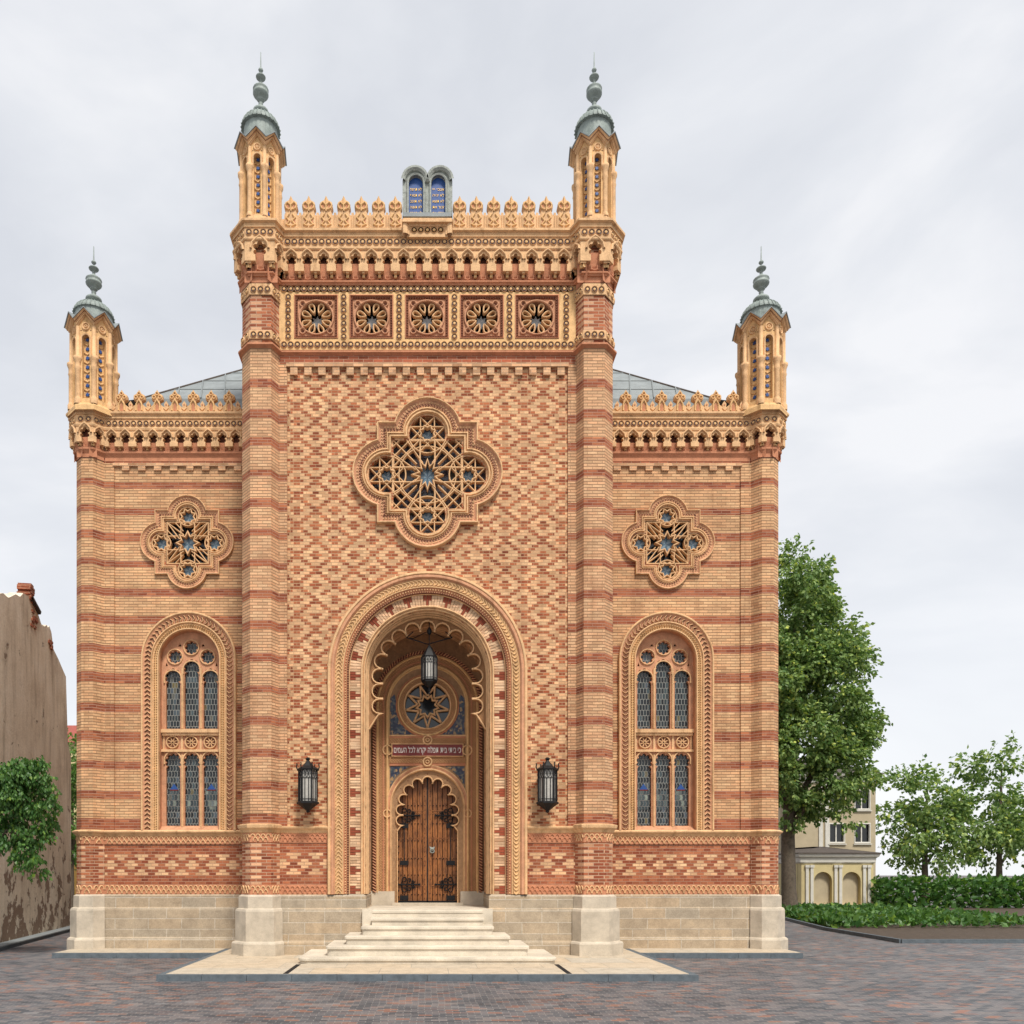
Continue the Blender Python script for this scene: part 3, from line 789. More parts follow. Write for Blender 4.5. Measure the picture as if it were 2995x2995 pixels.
r0 = (TK(853.5)-TK(759.5))/4; c1, c2 = TK(759.5)+r0, TK(853.5)-r0; zs = TZ(342)
def twin(r, zb, n=14):
    cc = (c1+c2)/2; d = (c2-c1)/2
    t = math.acos(min(1, d/r)) if r > d else 0.0
    L = [(c1-r, zb)] + [(c1 + r*cos(pi-(pi-t)*k/n), zs + r*sin(pi-(pi-t)*k/n)) for k in range(n+1)]
    return L + [(2*cc-x, z) for x, z in L[::-1]]
zb = TZ(407)
pan = []
for c in (TK(784.6), TK(827)):
    pr = 13.4*kx(yT); pan.append((c, pr, arch(c, TZ(345), pr, TZ(403.5), 14)))
m.prism(twin(r0, zb), yT, yT+.30, [p[2] for p in pan], back=True)
m.sweep(twin(r0*.93, zb)[1:-1], [(-.06, yT), (-.05, yT-.05), (0, yT-.09), (.05, yT-.09), (.07, yT)])
for c, pr, L in pan:
    m.sweep(L, [(.0, yT+.02), (.0, yT-.035), (.035, yT-.05), (.06, yT-.02), (.07, yT)])
m.cur = 1; m.box(TK(761), TK(851.5), yT-.12, yT+.34, TZ(413.5)-.02, TZ(407.3)); 
tab = m.build('tablet_monument', SYN)
TXT = [['לא תרצח', 'לא תנאף', 'לא תגנב', 'לא תענה', 'לא תחמד'], ['אנכי ייי', 'לא יהיה', 'לא תשא', 'זכור את', 'כבד את']]
for (c, pr, L), lines in zip(pan, TXT):
    b = MB('blue_enamel', 'gilding'); b.prism([(x*1.0, z) for x, z in L], yT+.07, yT+.12)
    for i, s_ in enumerate(lines): b.mesh(text_mesh(s_[::-1], .105, 'lettering', '', None, c, yT+.062, TZ(354+11.2*i), .004, -.001, pr*1.62), 1)
    b.build('tablet_panel', tab)

# ---------------------------------------------------------------- turrets
def turret(parent, cx, cy, ap, rot, py, y, nst=7, mx=1):
    """octagonal lantern turret; py: picture heights (base, foot, capital0, capital1, archtop, circle, valley, apex, dome0, dome1, cap, tip ...) at depth y"""
    Z = {k: Zz(v, cy if k in ('dome0', 'dome1', 'cap', 'tip') else y) for k, v in py.items()}
    w = 2*ap*math.tan(pi/8); hw = w*.235; th = .13
    m = MB('gold_terracotta', 'cream_terracotta', 'zinc', 'dark_terracotta', 'blue_enamel'); m.mx = mx
    zs = Z['arch']-hw
    for k in range(8):
        a = rot + k*pi/4; ox, oy = cx + ap*sin(a), cy - ap*cos(a)
        m.frame(ox, oy, a)
        m.cur = 0
        hole = arch(0, zs, hw, Z['foot'], 10)
        m.prism([(-w/2, Z['base']), (-w/2, Z['valley']), (0, Z['apex']), (w/2, Z['valley']), (w/2, Z['base'])], 0, th, [hole])
        m.face([(-hw*1.1, th, Z['foot']), (hw*1.1, th, Z['foot']), (hw*1.1, th, Z['arch']+.05), (-hw*1.1, th, Z['arch']+.05)])
        m.cur = 1
        m.sweep(arch(0, zs, hw, Z['cap1'], 10), [(0, .01), (0, -.03), (.035, -.035), (.05, .005)])
        m.rib(circ(0, Z['circ'], w*.21, 14), .05, -.035, .005, True); m.rib(circ(0, Z['circ'], w*.07, 8), .04, -.03, .005, True)
        m.cur = 3; m.prism(circ(0, Z['circ'], w*.035, 6), -.004, .0)
        for sx in (-1, 1): m.prism([(sx*w*.30-.025, Z['circ']-w*.27), (sx*w*.30, Z['circ']-w*.20), (sx*w*.30+.025, Z['circ']-w*.27)], -.004, 0)
        m.cur = 1
        g = [(-w*.5, Z['valley']), (0, Z['apex']), (w*.5, Z['valley'])]
        prof = [(-.03, 0), (-.03, -.03), (.0, -.05), (.0, -.07), (.04, -.08), (.05, -.11)]
        def gs(pr):   # gable moulding, mitred along the corner planes
            N = normals(g); rows = []
            for nn, yy in pr:
                k_ = (ap - yy)/ap
                rows.append([(-w/2*k_, yy, g[0][1] + nn*.85), (0, yy, g[1][1] + nn*.85), (w/2*k_, yy, g[2][1] + nn*.85)])
            m.grid(rows)
        gs(prof); m.cur = 3; gs([(.05, -.11), (.06, -.115), (.075, -.115)]); m.cur = 1; gs([(.075, -.115), (.10, -.14), (.12, -.155)]); m.cur = 2; gs([(.12, -.158), (.12, -.185), (.15, -.185)])
        kk = (ap+.185)/ap; zv, za = Z['valley']+.128, Z['apex']+.128
        m.face([(-w/2*kk, -.185, zv), (0, -.185, za), (0, ap, za-.05)]); m.face([(0, -.185, za), (w/2*kk, -.185, zv), (0, ap, za-.05)])
        # star inlays with small chevrons between them
        z0, z1 = Z['foot']+.16, zs+hw*.35
        for j in range(nst):
            zz = z0 + (z1-z0)*j/(nst-1)
            m.cur = 4; m.prism(star(0, zz, hw*.60, hw*.33, 6), th-.03, th)
            if j < nst-1:
                m.cur = 0; zc = zz + (z1-z0)/(nst-1)*.5; m.rib([(-hw*.9, zc+hw*.25), (0, zc-hw*.25), (hw*.9, zc+hw*.25)], .035, th-.03, th)
        # corner colonnette with base and capital
        m.cur = 1; rr = .076*ap/.56
        vx, vy = -w/2, 0.0
        c = [(rr*1.4, Z['base']), (rr*1.4, Z['foot']-.03), (rr*1.1, Z['foot']), (rr, Z['foot']+.04), (rr, Z['cap0']-.05), (rr*1.25, Z['cap0']), (rr*1.05, Z['cap0']+.05), (rr*1.1, (Z['cap0']+Z['cap1'])/2), (rr*1.6, Z['cap1']-.07), (rr*1.65, Z['cap1']), (rr*.75, Z['cap1']+.02), (rr*.75, Z['valley']-.02)]
        m.lathe([(r, z) for r, z in c], vx, vy, 10)
    body = m.build('turret', parent)
    m = MB('verdigris'); m.mx = mx
    dr = py['dr']; zd0, zd1 = Z['dome0'], Z['dome1']; r0 = dr*kx(cy)
    rs = min(r0, ap*.95); prof = [(rs, Z['valley']), (rs, zd0-.03), (r0*1.05, zd0-.02), (r0*1.05, zd0)] + [(r0*cos(t*pi/2/10), zd0 + (zd1-zd0)*1.03*sin(t*pi/2/10)) for t in range(10)] + [(.01, zd1+.02)]
    m.lathe(prof, cx, cy, 28, 0, smooth=False)
    for k in range(28):
        a = 2*pi*k/28
        pts = [(cx + (r+.008)*cos(a), cy + (r+.008)*sin(a), z) for r, z in prof[1:-2]]
        m.pipe(pts, .014, 4)
    m.build('dome', parent)
    f = MB('verdigris', 'wrought_iron'); f.mx = mx; q = kx(cy); zb, zt = Z['cap'], Z['tip']; H = zt - zb
    P = lambda r, t: (r*q, zb + H*t)
    f.lathe([P(0.1, -.005), P(3.5, -.09), P(4, -.03), P(12, -.025), P(14.8, .0), P(14.6, .03), P(10.5, .065), P(4.5, .10), P(3.2, .12), P(4.3, .145), P(4.3, .16), P(2.6, .17), P(2.6, .19), P(6.5, .205), P(7.2, .215), P(6.2, .23), P(9, .245), P(12.5, .275), P(14.5, .30), P(14.8, .315), P(13.8, .325), P(13.8, .36), P(14.8, .375), P(14.5, .39), P(10.5, .42), P(5, .46), P(2.4, .49), P(2, .50), P(3, .51), P(1.4, .52), P(1.4, .545), P(3, .555), P(8.6, .575), P(9.3, .59), P(8, .605), P(3, .625), P(1.2, .65), P(1.2, .67), P(3.6, .685), P(4.7, .705), P(3.6, .725), P(1.3, .745), P(1.1, .80), P(.7, 1.0), P(.05, 1.0)], cx, cy, 16)
    f.build('finial', parent)
CT = dict(base=409, foot=402, cap0=333, cap1=311, arch=289.6, circ=276.5, valley=275, apex=255, dome0=246, dome1=222, dr=34.7, cap=214, tip=98.5)
for key, s_ in (('L', -1), ('R', 1)):
    px = 491.0 if s_ < 0 else mir(491.0)
    turret(towers[key], X(px, 0.05), .12, .465, 0.0, CT, -.36)
    m = MB('cream_terracotta'); m.lathe([(.64, zo(429, .5)-.06), (.64, zo(420, .5)), (.59, zo(412, .5)), (.575, Zz(409, -.36)+.02), (.3, Zz(409, -.36)+.02)], X(px, .05), .12, 8, pi/8, smooth=False)
    m.build('turret_base', towers[key])
# ---------------------------------------------------------------- wings (built for the left, mirrored for the right)
def y1(py, out=0.0): return Zz(py, WY-out)
OR, OCX, OCY = .43, -9.665, WY + .15
def octv(a): return (OCX + OR*sin(rad(a)), OCY - OR*cos(rad(a)))
meet = (OCX + .397, WY)
WP = [(OCX-.28, BACK), (OCX-.28, OCY+.32), octv(-112.5), octv(-67.5), octv(-22.5), octv(22.5), meet, (X(457)+.02, WY)]
WS = {'T': (1, 6), 'W': (6, 7), 'S': (0, 1)}
def wing(mx):
    M = lambda px: X(px, WY)
    def strip(name, parent, mat, prof, seg): return hs(name, parent, mat, prof, WS[seg], WP, None, mx)
    # wall of the wing, recessed panel and its side
    m = MB('wing_brick', 'red_brick', 'cream_brick'); m.mx = mx
    qh = quatre(M(353.3), y1(1023.4), (22.3+19.0)*kx(WY), 19*kx(WY), 50*kx(WY))
    wc, wr = M(356.5), 72*kx(WY)
    wa = arch(wc, y1(1244.5), wr, y1(1566), 20)
    m.prism([(meet[0]-.1, y1(1578)), (M(458), y1(1578)), (M(458), y1(865)), (meet[0]-.1, y1(865))], WY+.03, WY+.3, [qh, wa[::1]])
    m.cur = 0; m.box(meet[0]-.05, M(215.5), WY-.01, WY+.1, y1(1568), y1(874)-.002)
    m.cur = 1; m.box(meet[0]-.05, M(459), WY-.012, WY+.1, y1(874), y1(862))
    m.cur = 2; m.box(M(213), M(459), WY-.03, WY+.1, y1(880), y1(874)-.001)
    st = 30.2*kx(WY)
    for i in range(8):
        m.box(M(215.5+15)+st*i+.0, M(215.5+15)+st*i+.21, WY-.025, WY+.1, y1(888), y1(880)-.002)
    m.build('wing_wall', SYN)
    strip('side_wall', SYN, 'wing_brick', [(0, 0.0), (0, y1(770))], 'S')
    # corner tower
    t = strip('corner_tower', SYN, 'wing_brick', [(0, y1(1568)), (0, y1(852))], 'T')
    strip('tower_base', t, 'dash_brick', [(0, y1(1670)), (0, y1(1592))], 'T')
    for seg, par in (('T', t), ('W', SYN)):
        strip('string_course', par, 'red_terracotta', [(0, y1(866)), (.03, y1(863)), (.05, y1(859, .05)), (.085, y1(855, .08)), (.09, y1(851, .09)), (.03, y1(849, .09))], seg)
        strip('cornice_string', par, 'cream_terracotta', [(.15, y1(813, .17)), (.19, y1(812, .18)), (.205, y1(808, .2)), (.20, y1(806.5, .2)), (.18, y1(806, .19)), (.18, y1(791, .19)), (.20, y1(790.5, .2))], seg)
        strip('cornice_cap', par, 'cream_terracotta', [(.18, y1(791, .19)), (.21, y1(789, .21)), (.21, y1(787, .21)), (.20, y1(786.5, .2)), (.21, y1(784, .21)), (.255, y1(780.5, .25)), (.265, y1(779, .26)), (.265, y1(776, .26)), (.22, y1(775, .26)), (.0, y1(774, .26)+.04)], seg)
        a, b = WS[seg]
        frieze_rings('ring_ornament', par, WP, range(a, b), .184, y1(799, .19), .068, .178, mx)
        strip('sill_course', par, 'cream_terracotta', [(0, y1(1579)), (.03, y1(1577)), (.05, y1(1574)), (.11, y1(1571)), (.12, y1(1569)), (.03, y1(1566))], seg)
        strip('scroll_band', par, 'red_terracotta', [(.01, y1(1688)), (.01, y1(1669))], seg)
        strip('scroll_band', par, 'red_terracotta', [(.01, y1(1593)), (.01, y1(1576))], seg)
        for zA, zB in ((1687, 1669), (1593, 1577)):
            m = MB('cream_terracotta'); m.mx = mx
            for i in range(a, b):
                if i == 1: continue
                ox, oy, an, L = seg_frame(WP, i, .01); m.frame(ox, oy, an)
                scallop_frieze(m, .01, L-.01, y1(zA), y1(zB), 0, .142)
            m.build('scroll_trim', par)
    corbel_arcade('corbel_crown', t, WP, range(2, 6), .17, y1(812, .17), y1(824, .17), y1(841, .17), y1(852, .08), .36, .26, mx, one=(2, 3, 4, 5))
    corbel_arcade('arcaded_cornice', SYN, WP, [6], .17, y1(812, .17), y1(826, .17), y1(842, .17), y1(852, .08), 26.9*kx(WY), .265, mx)
    strip('dado_wall', SYN, 'lozenge_brick_wing', [(-.02, y1(1671)), (-.02, y1(1590))], 'W')
    # stone plinth
    P = [(.24, GZ), (.24, y1(1772)), (.215, y1(1769)), (.16, y1(1767)), (.16, y1(1717)), (.14, y1(1713)), (.08, y1(1711)), (.08, y1(1690)), (.0, y1(1686.5))]
    strip('plinth', t, 'dressed_stone', P, 'T'); strip('plinth', SYN, 'plinth_stone', [(o*.75, z) for o, z in P], 'W')
    strip('plinth', SYN, 'plinth_stone', P, 'S')
    # merlons
    yM = WY-.12; z0 = y1(775, .24)+.02; k_ = kx(yM); h = Zz(737, yM)-z0
    src = None
    pxs = [230.7, 263.6, 297.5, 331.1, 365.6, 399.3, 432.9]
    for c in pxs:
        loc = (X(c, yM)*mx, yM, z0)
        if src is None: src = merlon(0, 23*k_, h, 'leaf').build('merlon', SYN); src.location = loc
        else: inst(src, loc, SYN)
    src = None
    for c in [(a+b)/2 for a, b in zip(pxs[:-1], pxs[1:])] + [449, 214]:
        loc = (X(c, yM)*mx, yM, z0)
        if src is None:
            m = MB('cream_terracotta', 'red_terracotta'); w = 15*k_; hh = h*.5
            m.prism([(-w*.5, 0), (-w*.42, hh*.35), (-w*.2, hh*.45), (-w*.26, hh*.7), (0, hh), (w*.26, hh*.7), (w*.2, hh*.45), (w*.42, hh*.35), (w*.5, 0)], -.04, .08, back=True)
            m.rib([(-w*.3, hh*.3), (0, hh*.12), (w*.3, hh*.3)], w*.16, -.07, -.035)
            m.cur = 1; m.prism(circ(0, hh*.62, w*.12, 6), -.048, -.035)
            src = m.build('small_merlon', SYN); src.location = loc
        else: inst(src, loc, SYN)
    m = MB('cream_terracotta'); m.mx = mx; m.box(X(205, yM), M(459), yM+.0, yM+.07, z0-.03, z0+h*.16); m.build('parapet', SYN)
    # outer turret
    OT = dict(base=765, foot=753, cap0=697, cap1=676, arch=634, circ=618, valley=617, apex=596, dome0=597, dome1=576, dr=35.0, cap=568, tip=465)
    turret(t, OCX+.07, OCY-.10, .545, 0.0, OT, WY-.45, mx=mx)
    m = MB('gold_terracotta'); m.mx = mx
    m.lathe([(.69, y1(779, .4)), (.69, y1(770, .4)), (.65, y1(765, .4)), (.3, y1(764, .4))], OCX+.07, OCY-.10, 8, pi/8, smooth=False); m.build('turret_base', t)
    # quatrefoil window
    quatrefoil_window(M(353.3), y1(1023.4), WY+.03, kx(WY), 'small', mx)
    arched_window(wc, WY+.03, mx)
    # hipped zinc roof behind the parapet
    m = MB('zinc', 'dark_roof'); m.mx = mx
    yE = WY+.9
    A, B = (X(268, yE), yE, Zz(752, yE)), (X(459, yE), yE, Zz(752, yE)); rise = Zz(690, yE+3.4)-B[2]
    C = (X(457, yE+3.4)+.3, yE+3.4, B[2]+rise)
    m.face([A, (B[0]+.5, yE, B[2]), (C[0]+.2, C[1], C[2])]); m.face([(A[0]-.5, yE-.01, A[2]-.9), (B[0]+.5, yE-.5, B[2]-.9), (B[0]+.5, yE, B[2]), A])
    A2 = (A[0], BACK, A[2]); C2 = (C[0], BACK, C[2]); m.face([A, (C[0]+.2, C[1], C[2]), (C[0]+.2, BACK, C[2]), A2])
    m.face([(C[0]+.2, C[1], C[2]), (0, C[1], C[2]+.6), (0, BACK, C[2]+.6), (C[0]+.2, BACK, C[2])])
    m.face([A, (OCX, yE, A[2]-.15), (OCX, BACK, A[2]-.15), A2])
    Va, Vc = Vector(A), Vector((C[0]+.2, C[1], C[2])); Vb = Vector((B[0]+.5, yE, B[2]))
    nrm = (Vb-Va).cross(Vc-Va).normalized()
    if nrm.z < 0: nrm.negate()
    for f in (.3, .5, .7, .9):                         # standing seams
        q = Va.lerp(Vb, f) + nrm*.02; top = Va.lerp(Vc, f) + nrm*.02
        m.cyl(tuple(q), tuple(top), .022, .022, 4)
    for f in (.25, .5, .75):
        m.cyl(tuple(Va.lerp(Vc, f)+nrm*.01), tuple(Vb.lerp(Vc, f)+nrm*.01), .012, .012, 4)
    m.cur = 1; m.cyl(tuple(Va), tuple(Vc), .04, .04, 5)
    m.build('roof', SYN)

def teeth(m, path, n0, n1, pitch, yf, yb, closed=False, wid=.4):
    """raised chevrons along a band"""
    W, st = walk(path, pitch, closed); nm = (n0+n1)/2
    for (px, pz), (tx, tz), (nx, nz) in W:
        def q(a, n): return (px + tx*a*st + nx*n, pz + tz*a*st + nz*n)
        A, B, C = q(-.32, n0), q(.18, nm), q(-.32, n1)
        A2, B2, C2 = q(-.32+wid, n0), q(.18+wid, nm), q(-.32+wid, n1)
        m.face([(p[0], yf, p[1]) for p in (A, A2, B2, B)]); m.face([(p[0], yf, p[1]) for p in (B, B2, C2, C)])
        for p0, p1 in ((A, B), (B, C), (A2, B2), (B2, C2)):
            m.face([(p0[0], yf, p0[1]), (p1[0], yf, p1[1]), (p1[0], yb, p1[1]), (p0[0], yb, p0[1])])
def beads(m, path, n, size, pitch, yf, yb, closed=False):
    W, st = walk(path, pitch, closed)
    for (px, pz), (tx, tz), (nx, nz) in W:
        def q(a, b): return (px + tx*a + nx*(n+b), pz + tz*a + nz*(n+b))
        R_ = [q(-size, -size), q(-size, size), q(size, size), q(size, -size)]
        I_ = [q(-size*.5, -size*.5), q(-size*.5, size*.5), q(size*.5, size*.5), q(size*.5, -size*.5)]
        m.loft([(R_, yb), (I_, yf)], closed=True); m.face([(p[0], yf, p[1]) for p in I_])

def star_fan(g, cx, cz, r0, r1, n, a0, y):
    P = star(cx, cz, r0, r1, n, a0)
    for i in range(2*n):
        a, b = P[i], P[(i+1) % (2*n)]; g.cur = 1 + (i//2 + i) % 2
        g.face([(cx, y-.012, cz), (a[0], y, a[1]), (b[0], y, b[1])])
    g.cur = 0

def quatrefoil_window(cx, cz, y0, k, kind, mx=1):
    big = kind == 'big'
    dd, ro, oa, ri = (77, 64.6, 30.4, 35.3) if big else (50, 38.5, 22.3, 19.5)
    dd *= k; oa *= k
    def q(r): return quatre(cx, cz, oa + r*k, r*k, dd, 14)
    f = 1.0 if big else .62
    m = MB('cream_terracotta', 'pink_terracotta', 'dark_terracotta'); m.mx = mx
    def L(rows): m.loft([(q(r), y0+y) for r, y in rows], closed=True)
    a = ro; b = ri
    d = a-b
    m.cur = 0; L([(a, .06), (a, -.13*f), (a-d*.03, -.155*f), (a-d*.08, -.155*f), (a-d*.11, -.12*f)])
    m.cur = 1; L([(a-d*.11, -.12*f), (a-d*.22, -.07*f), (a-d*.62, -.05*f)])
    m.cur = 0; L([(a-d*.62, -.05*f), (a-d*.64, -.10*f), (a-d*.70, -.11*f), (a-d*.74, -.06*f), (a-d*.78, -.05*f), (a-d*.80, -.09*f), (a-d*.88, -.09*f), (a-d*.92, .0)])
    L([(a-d*.92, .0), (b, .03), (b, .30)])
    m.cur = 2; mid = q(a-d*.42); teeth(m, mid, -d*.12*k, d*.02*k, 5.6*k if big else 4.9*k, y0-.075*f, y0-.05*f, True, .28)
    m.cur = 0; teeth(m, mid, d*.05*k, d*.17*k, 5.6*k if big else 4.9*k, y0-.085*f, y0-.05*f, True, .30)
    m.cur = 0; beads(m, q(a-d*.57), 0, 1.1*k, 4.2*k, y0-.085*f, y0-.05*f, True)
    o = m.build('rose_window', SYN)
    t = MB('cream_terracotta', 'gold_terracotta'); t.mx = mx
    g = MB('violet_glass' if big else 'dark_glass', 'star_glass', 'pale_glass'); g.mx = mx
    yf, yb = y0-.005, y0+.14
    lob = [(cx, cz+dd), (cx+dd, cz), (cx, cz-dd), (cx-dd, cz)]
    def seg(p, q_, w=3.0): t.rib([(cx+p[0]*k, cz+p[1]*k), (cx+q_[0]*k, cz+q_[1]*k)], w*k, yf+RND.uniform(0, .004), yb)
    if big:
        for i, (lx, lz) in enumerate(lob):
            for j in range(2):
                a0 = pi/8 + j*pi/4
                pass
            for j in range(8):          # eight-pointed star of crossing bars
                p = pi/8 + j*pi/4; r = 34.5*k
                e = p + 3*pi/4
                t.rib([(lx+r*cos(p), lz+r*sin(p)), (lx+r*cos(e), lz+r*sin(e))], 2.3*k, yf+.002*j, yb)
            t.rib(star(lx, lz, 16*k, 11.5*k, 8, pi/8), 2.6*k, yf-.012, yb, True)
            star_fan(g, lx, lz, 13.5*k, 9*k, 8, pi/8, y0+.17)
            t.rib(circ(lx, lz, 36*k, 32), 2.6*k, yf+.004, yb, True)
        t.rib(circ(cx, cz, 54*k, 40), 2.3*k, yf+.006, yb, True)
        for s1 in (-1, 1):
            for ax in (0, 1):
                for o_ in (-14, 14):
                    A, B = (o_, s1*24), (o_, s1*66)
                    if ax: A, B = A[::-1], B[::-1]
                    seg(A, B)
            for s2 in (-1, 1):
                seg((s1*66, s2*66), (s1*20, s2*20), 2.3); seg((s1*66, s2*32), (s1*32, s2*66), 2.2); seg((s1*66, s2*40), (s1*22, s2*9), 2.3); seg((s1*40, s2*66), (s1*9, s2*22), 2.3)
                seg((s1*66, s2*14), (s1*14, s2*66), 2.3); seg((s1*66, s2*52), (s1*52, s2*66), 2.2)
        t.rib([(cx+s_[0]*k*66, cz+s_[1]*k*66) for s_ in ((-1, -1), (-1, 1), (1, 1), (1, -1))], 3*k, yf+.008, yb, True)
        t.rib(star(cx, cz, 28*k, 15.5*k, 12, pi/2), 2.8*k, yf-.015, yb, True)
        star_fan(g, cx, cz, 23*k, 13*k, 12, pi/2, y0+.17)
    else:
        for lx, lz in lob:
            t.rib(circ(lx, lz, 17.5*k, 20), 2.2*k, yf, yb, True); t.rib(star(lx, lz, 15.5*k, 10.5*k, 8, pi/8), 2.6*k, yf+.01, yb, True)
            star_fan(g, lx, lz, 12.5*k, 8.5*k, 8, pi/8, y0+.15)
            for j in range(4):
                a = pi/4 + j*pi/2
        t.rib([(cx+s_[0]*k*39, cz+s_[1]*k*39) for s_ in ((-1, -1), (-1, 1), (1, 1), (1, -1))], 2.6*k, yf, yb, True)
        for s1 in (-1, 1):
            for s2 in (-1, 1):
                seg((s1*39, s2*39), (s1*15, s2*7), 2.2); seg((s1*39, s2*39), (s1*7, s2*15), 2.2)
                seg((s1*13, s2*39), (s1*13, s2*17), 2.2); seg((s1*39, s2*13), (s1*17, s2*13), 2.2)
                seg((s1*39, s2*24), (s1*22, s2*8), 1.8); seg((s1*24, s2*39), (s1*8, s2*22), 1.8)
        t.rib(star(cx, cz, 21*k, 12.5*k, 8, pi/2), 2.8*k, yf-.01, yb, True)
        star_fan(g, cx, cz, 17.5*k, 10.5*k, 8, pi/2, y0+.15)
    t.build('tracery', o)
    g.cur = 0; g.prism(q(b+1), y0+.24, y0+.28); g.build('window_pane', o)
    return o

def arched_window(cx, y0, mx=1):
    k = kx(WY); zs = y1(1244.5); zb = y1(1566)
    A = lambda r, zf=zb: arch(cx, zs, r*k, zf, 28)
    m = MB('pink_terracotta', 'cream_terracotta', 'dark_terracotta', 'gold_terracotta'); m.mx = mx
    def L(rows, c): m.cur = c; m.loft([(A(r), y0+y) for r, y in rows])
    L([(89.5, .05), (89.5, -.10), (88.5, -.115), (86.5, -.115), (85.5, -.085)], 1)
    L([(85.5, -.085), (81, -.05), (72, -.04)], 0)
    L([(72, -.04), (71.5, -.08), (69.5, -.085), (68.5, -.04), (67, -.03)], 1)
    L([(67, -.03), (60, -.01)], 3)
    L([(60, -.01), (59.5, -.06), (57.5, -.06), (56.5, .02)], 1)
    L([(56.5, .02), (56.5, .26)], 0)
    mid = A(77.5)
    m.cur = 2; teeth(m, mid, -4.2*k, 4.2*k, 8.3*k, y0-.066, y0-.04, False, .22)
    m.cur = 1
    W, st = walk(mid, 8.3*k)
    for (px, pz), (tx, tz), (nx, nz) in W:
        for sg in (-1, 1):
            q = lambda a, n: (px + tx*a*st + nx*n, pz + tz*a*st + nz*n)
            m.rib([q(-.05, sg*5.2*k), q(.42, sg*.2*k)], 1.5*k, y0-.095, y0-.04)
    m.cur = 1; beads(m, A(65), 0, 1.5*k, 4.6*k, y0-.07, y0-.01); m.cur = 2; beads(m, A(61.6), 0, .9*k, 4.6*k, y0-.035, y0+.0)
    o = m.build('arched_window', SYN)
    # tracery: three foiled lights above, rosettes, transom with roundels, three lights below
    yt = y0+.22; kt = kx(yt); xx = lambda px: X(px, yt); zz = lambda py: Zz(py, yt)
    ctr = cx; sh = xx(360.5) - 0.0
    def px(p): return ctr + (p-361.2)*kt
    t = MB('pink_terracotta', 'cream_terracotta', 'dark_terracotta'); t.mx = mx
    holes = []
    li = [(326.7, 1283.5), (361.8, 1266), (397.3, 1283.5)]
    for c, s_ in li: holes.append(foil_arch(px(c), zz(s_-6.5), 12.2*kt, 7, 230, zz(1375), 13.4*kt, 4))
    for c, z_ in ((361.2, 1222), (330.5, 1239.6), (391.9, 1239.6)): holes.append(foils(px(c), zz(z_), 9.2*kt, 8, 4, pi/2, .98))
    for c, z_ in ((339.5, 1217.5), (383, 1217.5)): holes.append([(px(c)-3.5*kt, zz(z_)-2.2*kt), (px(c), zz(z_)+3*kt), (px(c)+3.5*kt, zz(z_)-2.2*kt)])
    for c in (314.5, 408.5): holes.append([(px(c)-2.2*kt, zz(1257)), (px(c), zz(1250)), (px(c)+2.2*kt, zz(1257))])
    t.prism(arch(ctr, zs, 57*k, zz(1376), 28), yt, yt+.12, holes)
    lo = [foil_arch(px(c), zz(1437), 12.0*kt, 7, 230, zz(1558), 13.4*kt, 4) for c in (326.7, 361.8, 397.3)]
    t.prism([(ctr-57*k, zz(1566)), (ctr-57*k, zz(1417)), (ctr+57*k, zz(1417)), (ctr+57*k, zz(1566))], yt, yt+.12, lo)
    t.cur = 1
    for c, s_ in li: t.sweep(arch(px(c), zz(s_-3), 16*kt, zz(s_+6), 12), [(-1.4*kt, yt), (-1*kt, yt-.04), (1*kt, yt-.04), (1.4*kt, yt)])
    for c in (326.7, 361.8, 397.3): t.sweep(arch(px(c), zz(1434), 16*kt, zz(1442), 12), [(-1.4*kt, yt), (-1*kt, yt-.04), (1*kt, yt-.04), (1.4*kt, yt)])
    for c, z_ in ((361.2, 1222), (330.5, 1239.6), (391.9, 1239.6)): t.rib(circ(px(c), zz(z_), 14.2*kt, 20), 2.2*kt, yt-.04, yt, True)
    for c in (344.3, 379.6):
        t.rib([(px(c), zz(1375)), (px(c), zz(1262))], 4.4*kt, yt-.05, yt); t.rib([(px(c), zz(1560)), (px(c), zz(1424))], 4.4*kt, yt-.05, yt)
    t.box(ctr-58*k, ctr+58*k, yt-.10, yt+.1, zz(1383), zz(1376.5)); t.box(ctr-55*k, ctr+55*k, yt-.06, yt+.1, zz(1388), zz(1383)-.002)
    t.box(ctr-57*k, ctr+57*k, yt-.07, yt+.1, zz(1419), zz(1414.5))
    t.cur = 0; t.box(ctr-56*k, ctr+56*k, yt+.03, yt+.1, zz(1416), zz(1386))
    t.cur = 1
    for c in (325.5, 361, 396.5):
        t.rib(circ(px(c), zz(1400.5), 11.2*kt, 18), 2.6*kt, yt-.03, yt+.03, True)
        for j in range(8):
            a = pi/8 + j*pi/4; d = (cos(a), sin(a)); e = (-d[1], d[0])
            t.rib([(px(c)+d[0]*1.5*kt, zz(1400.5)+d[1]*1.5*kt), (px(c)+d[0]*9*kt, zz(1400.5)+d[1]*9*kt)], 2.2*kt, yt, yt+.03)
        t.cur = 2; t.prism(circ(px(c), zz(1400.5), 9.8*kt, 16), yt+.024, yt+.03); t.cur = 1
    for c in (309, 343.3, 378.7, 413): t.box(px(c)-1.8*kt, px(c)+1.8*kt, yt, yt+.03, zz(1414), zz(1387))
    t.build('tracery', o)
    gl = MB('leaded_glass', 'star_glass'); gl.mx = mx
    gl.prism(arch(ctr, zs, 55*k, zz(1380), 20), yt+.10, yt+.13)
    gl.build('upper_pane', o)
    gl = MB('hexagon_glass', 'stained_glass', 'red_paint', 'blue_enamel'); gl.mx = mx
    gl.box(ctr-54*k, ctr+54*k, yt+.10, yt+.13, zz(1562), zz(1418))
    gl.cur = 1
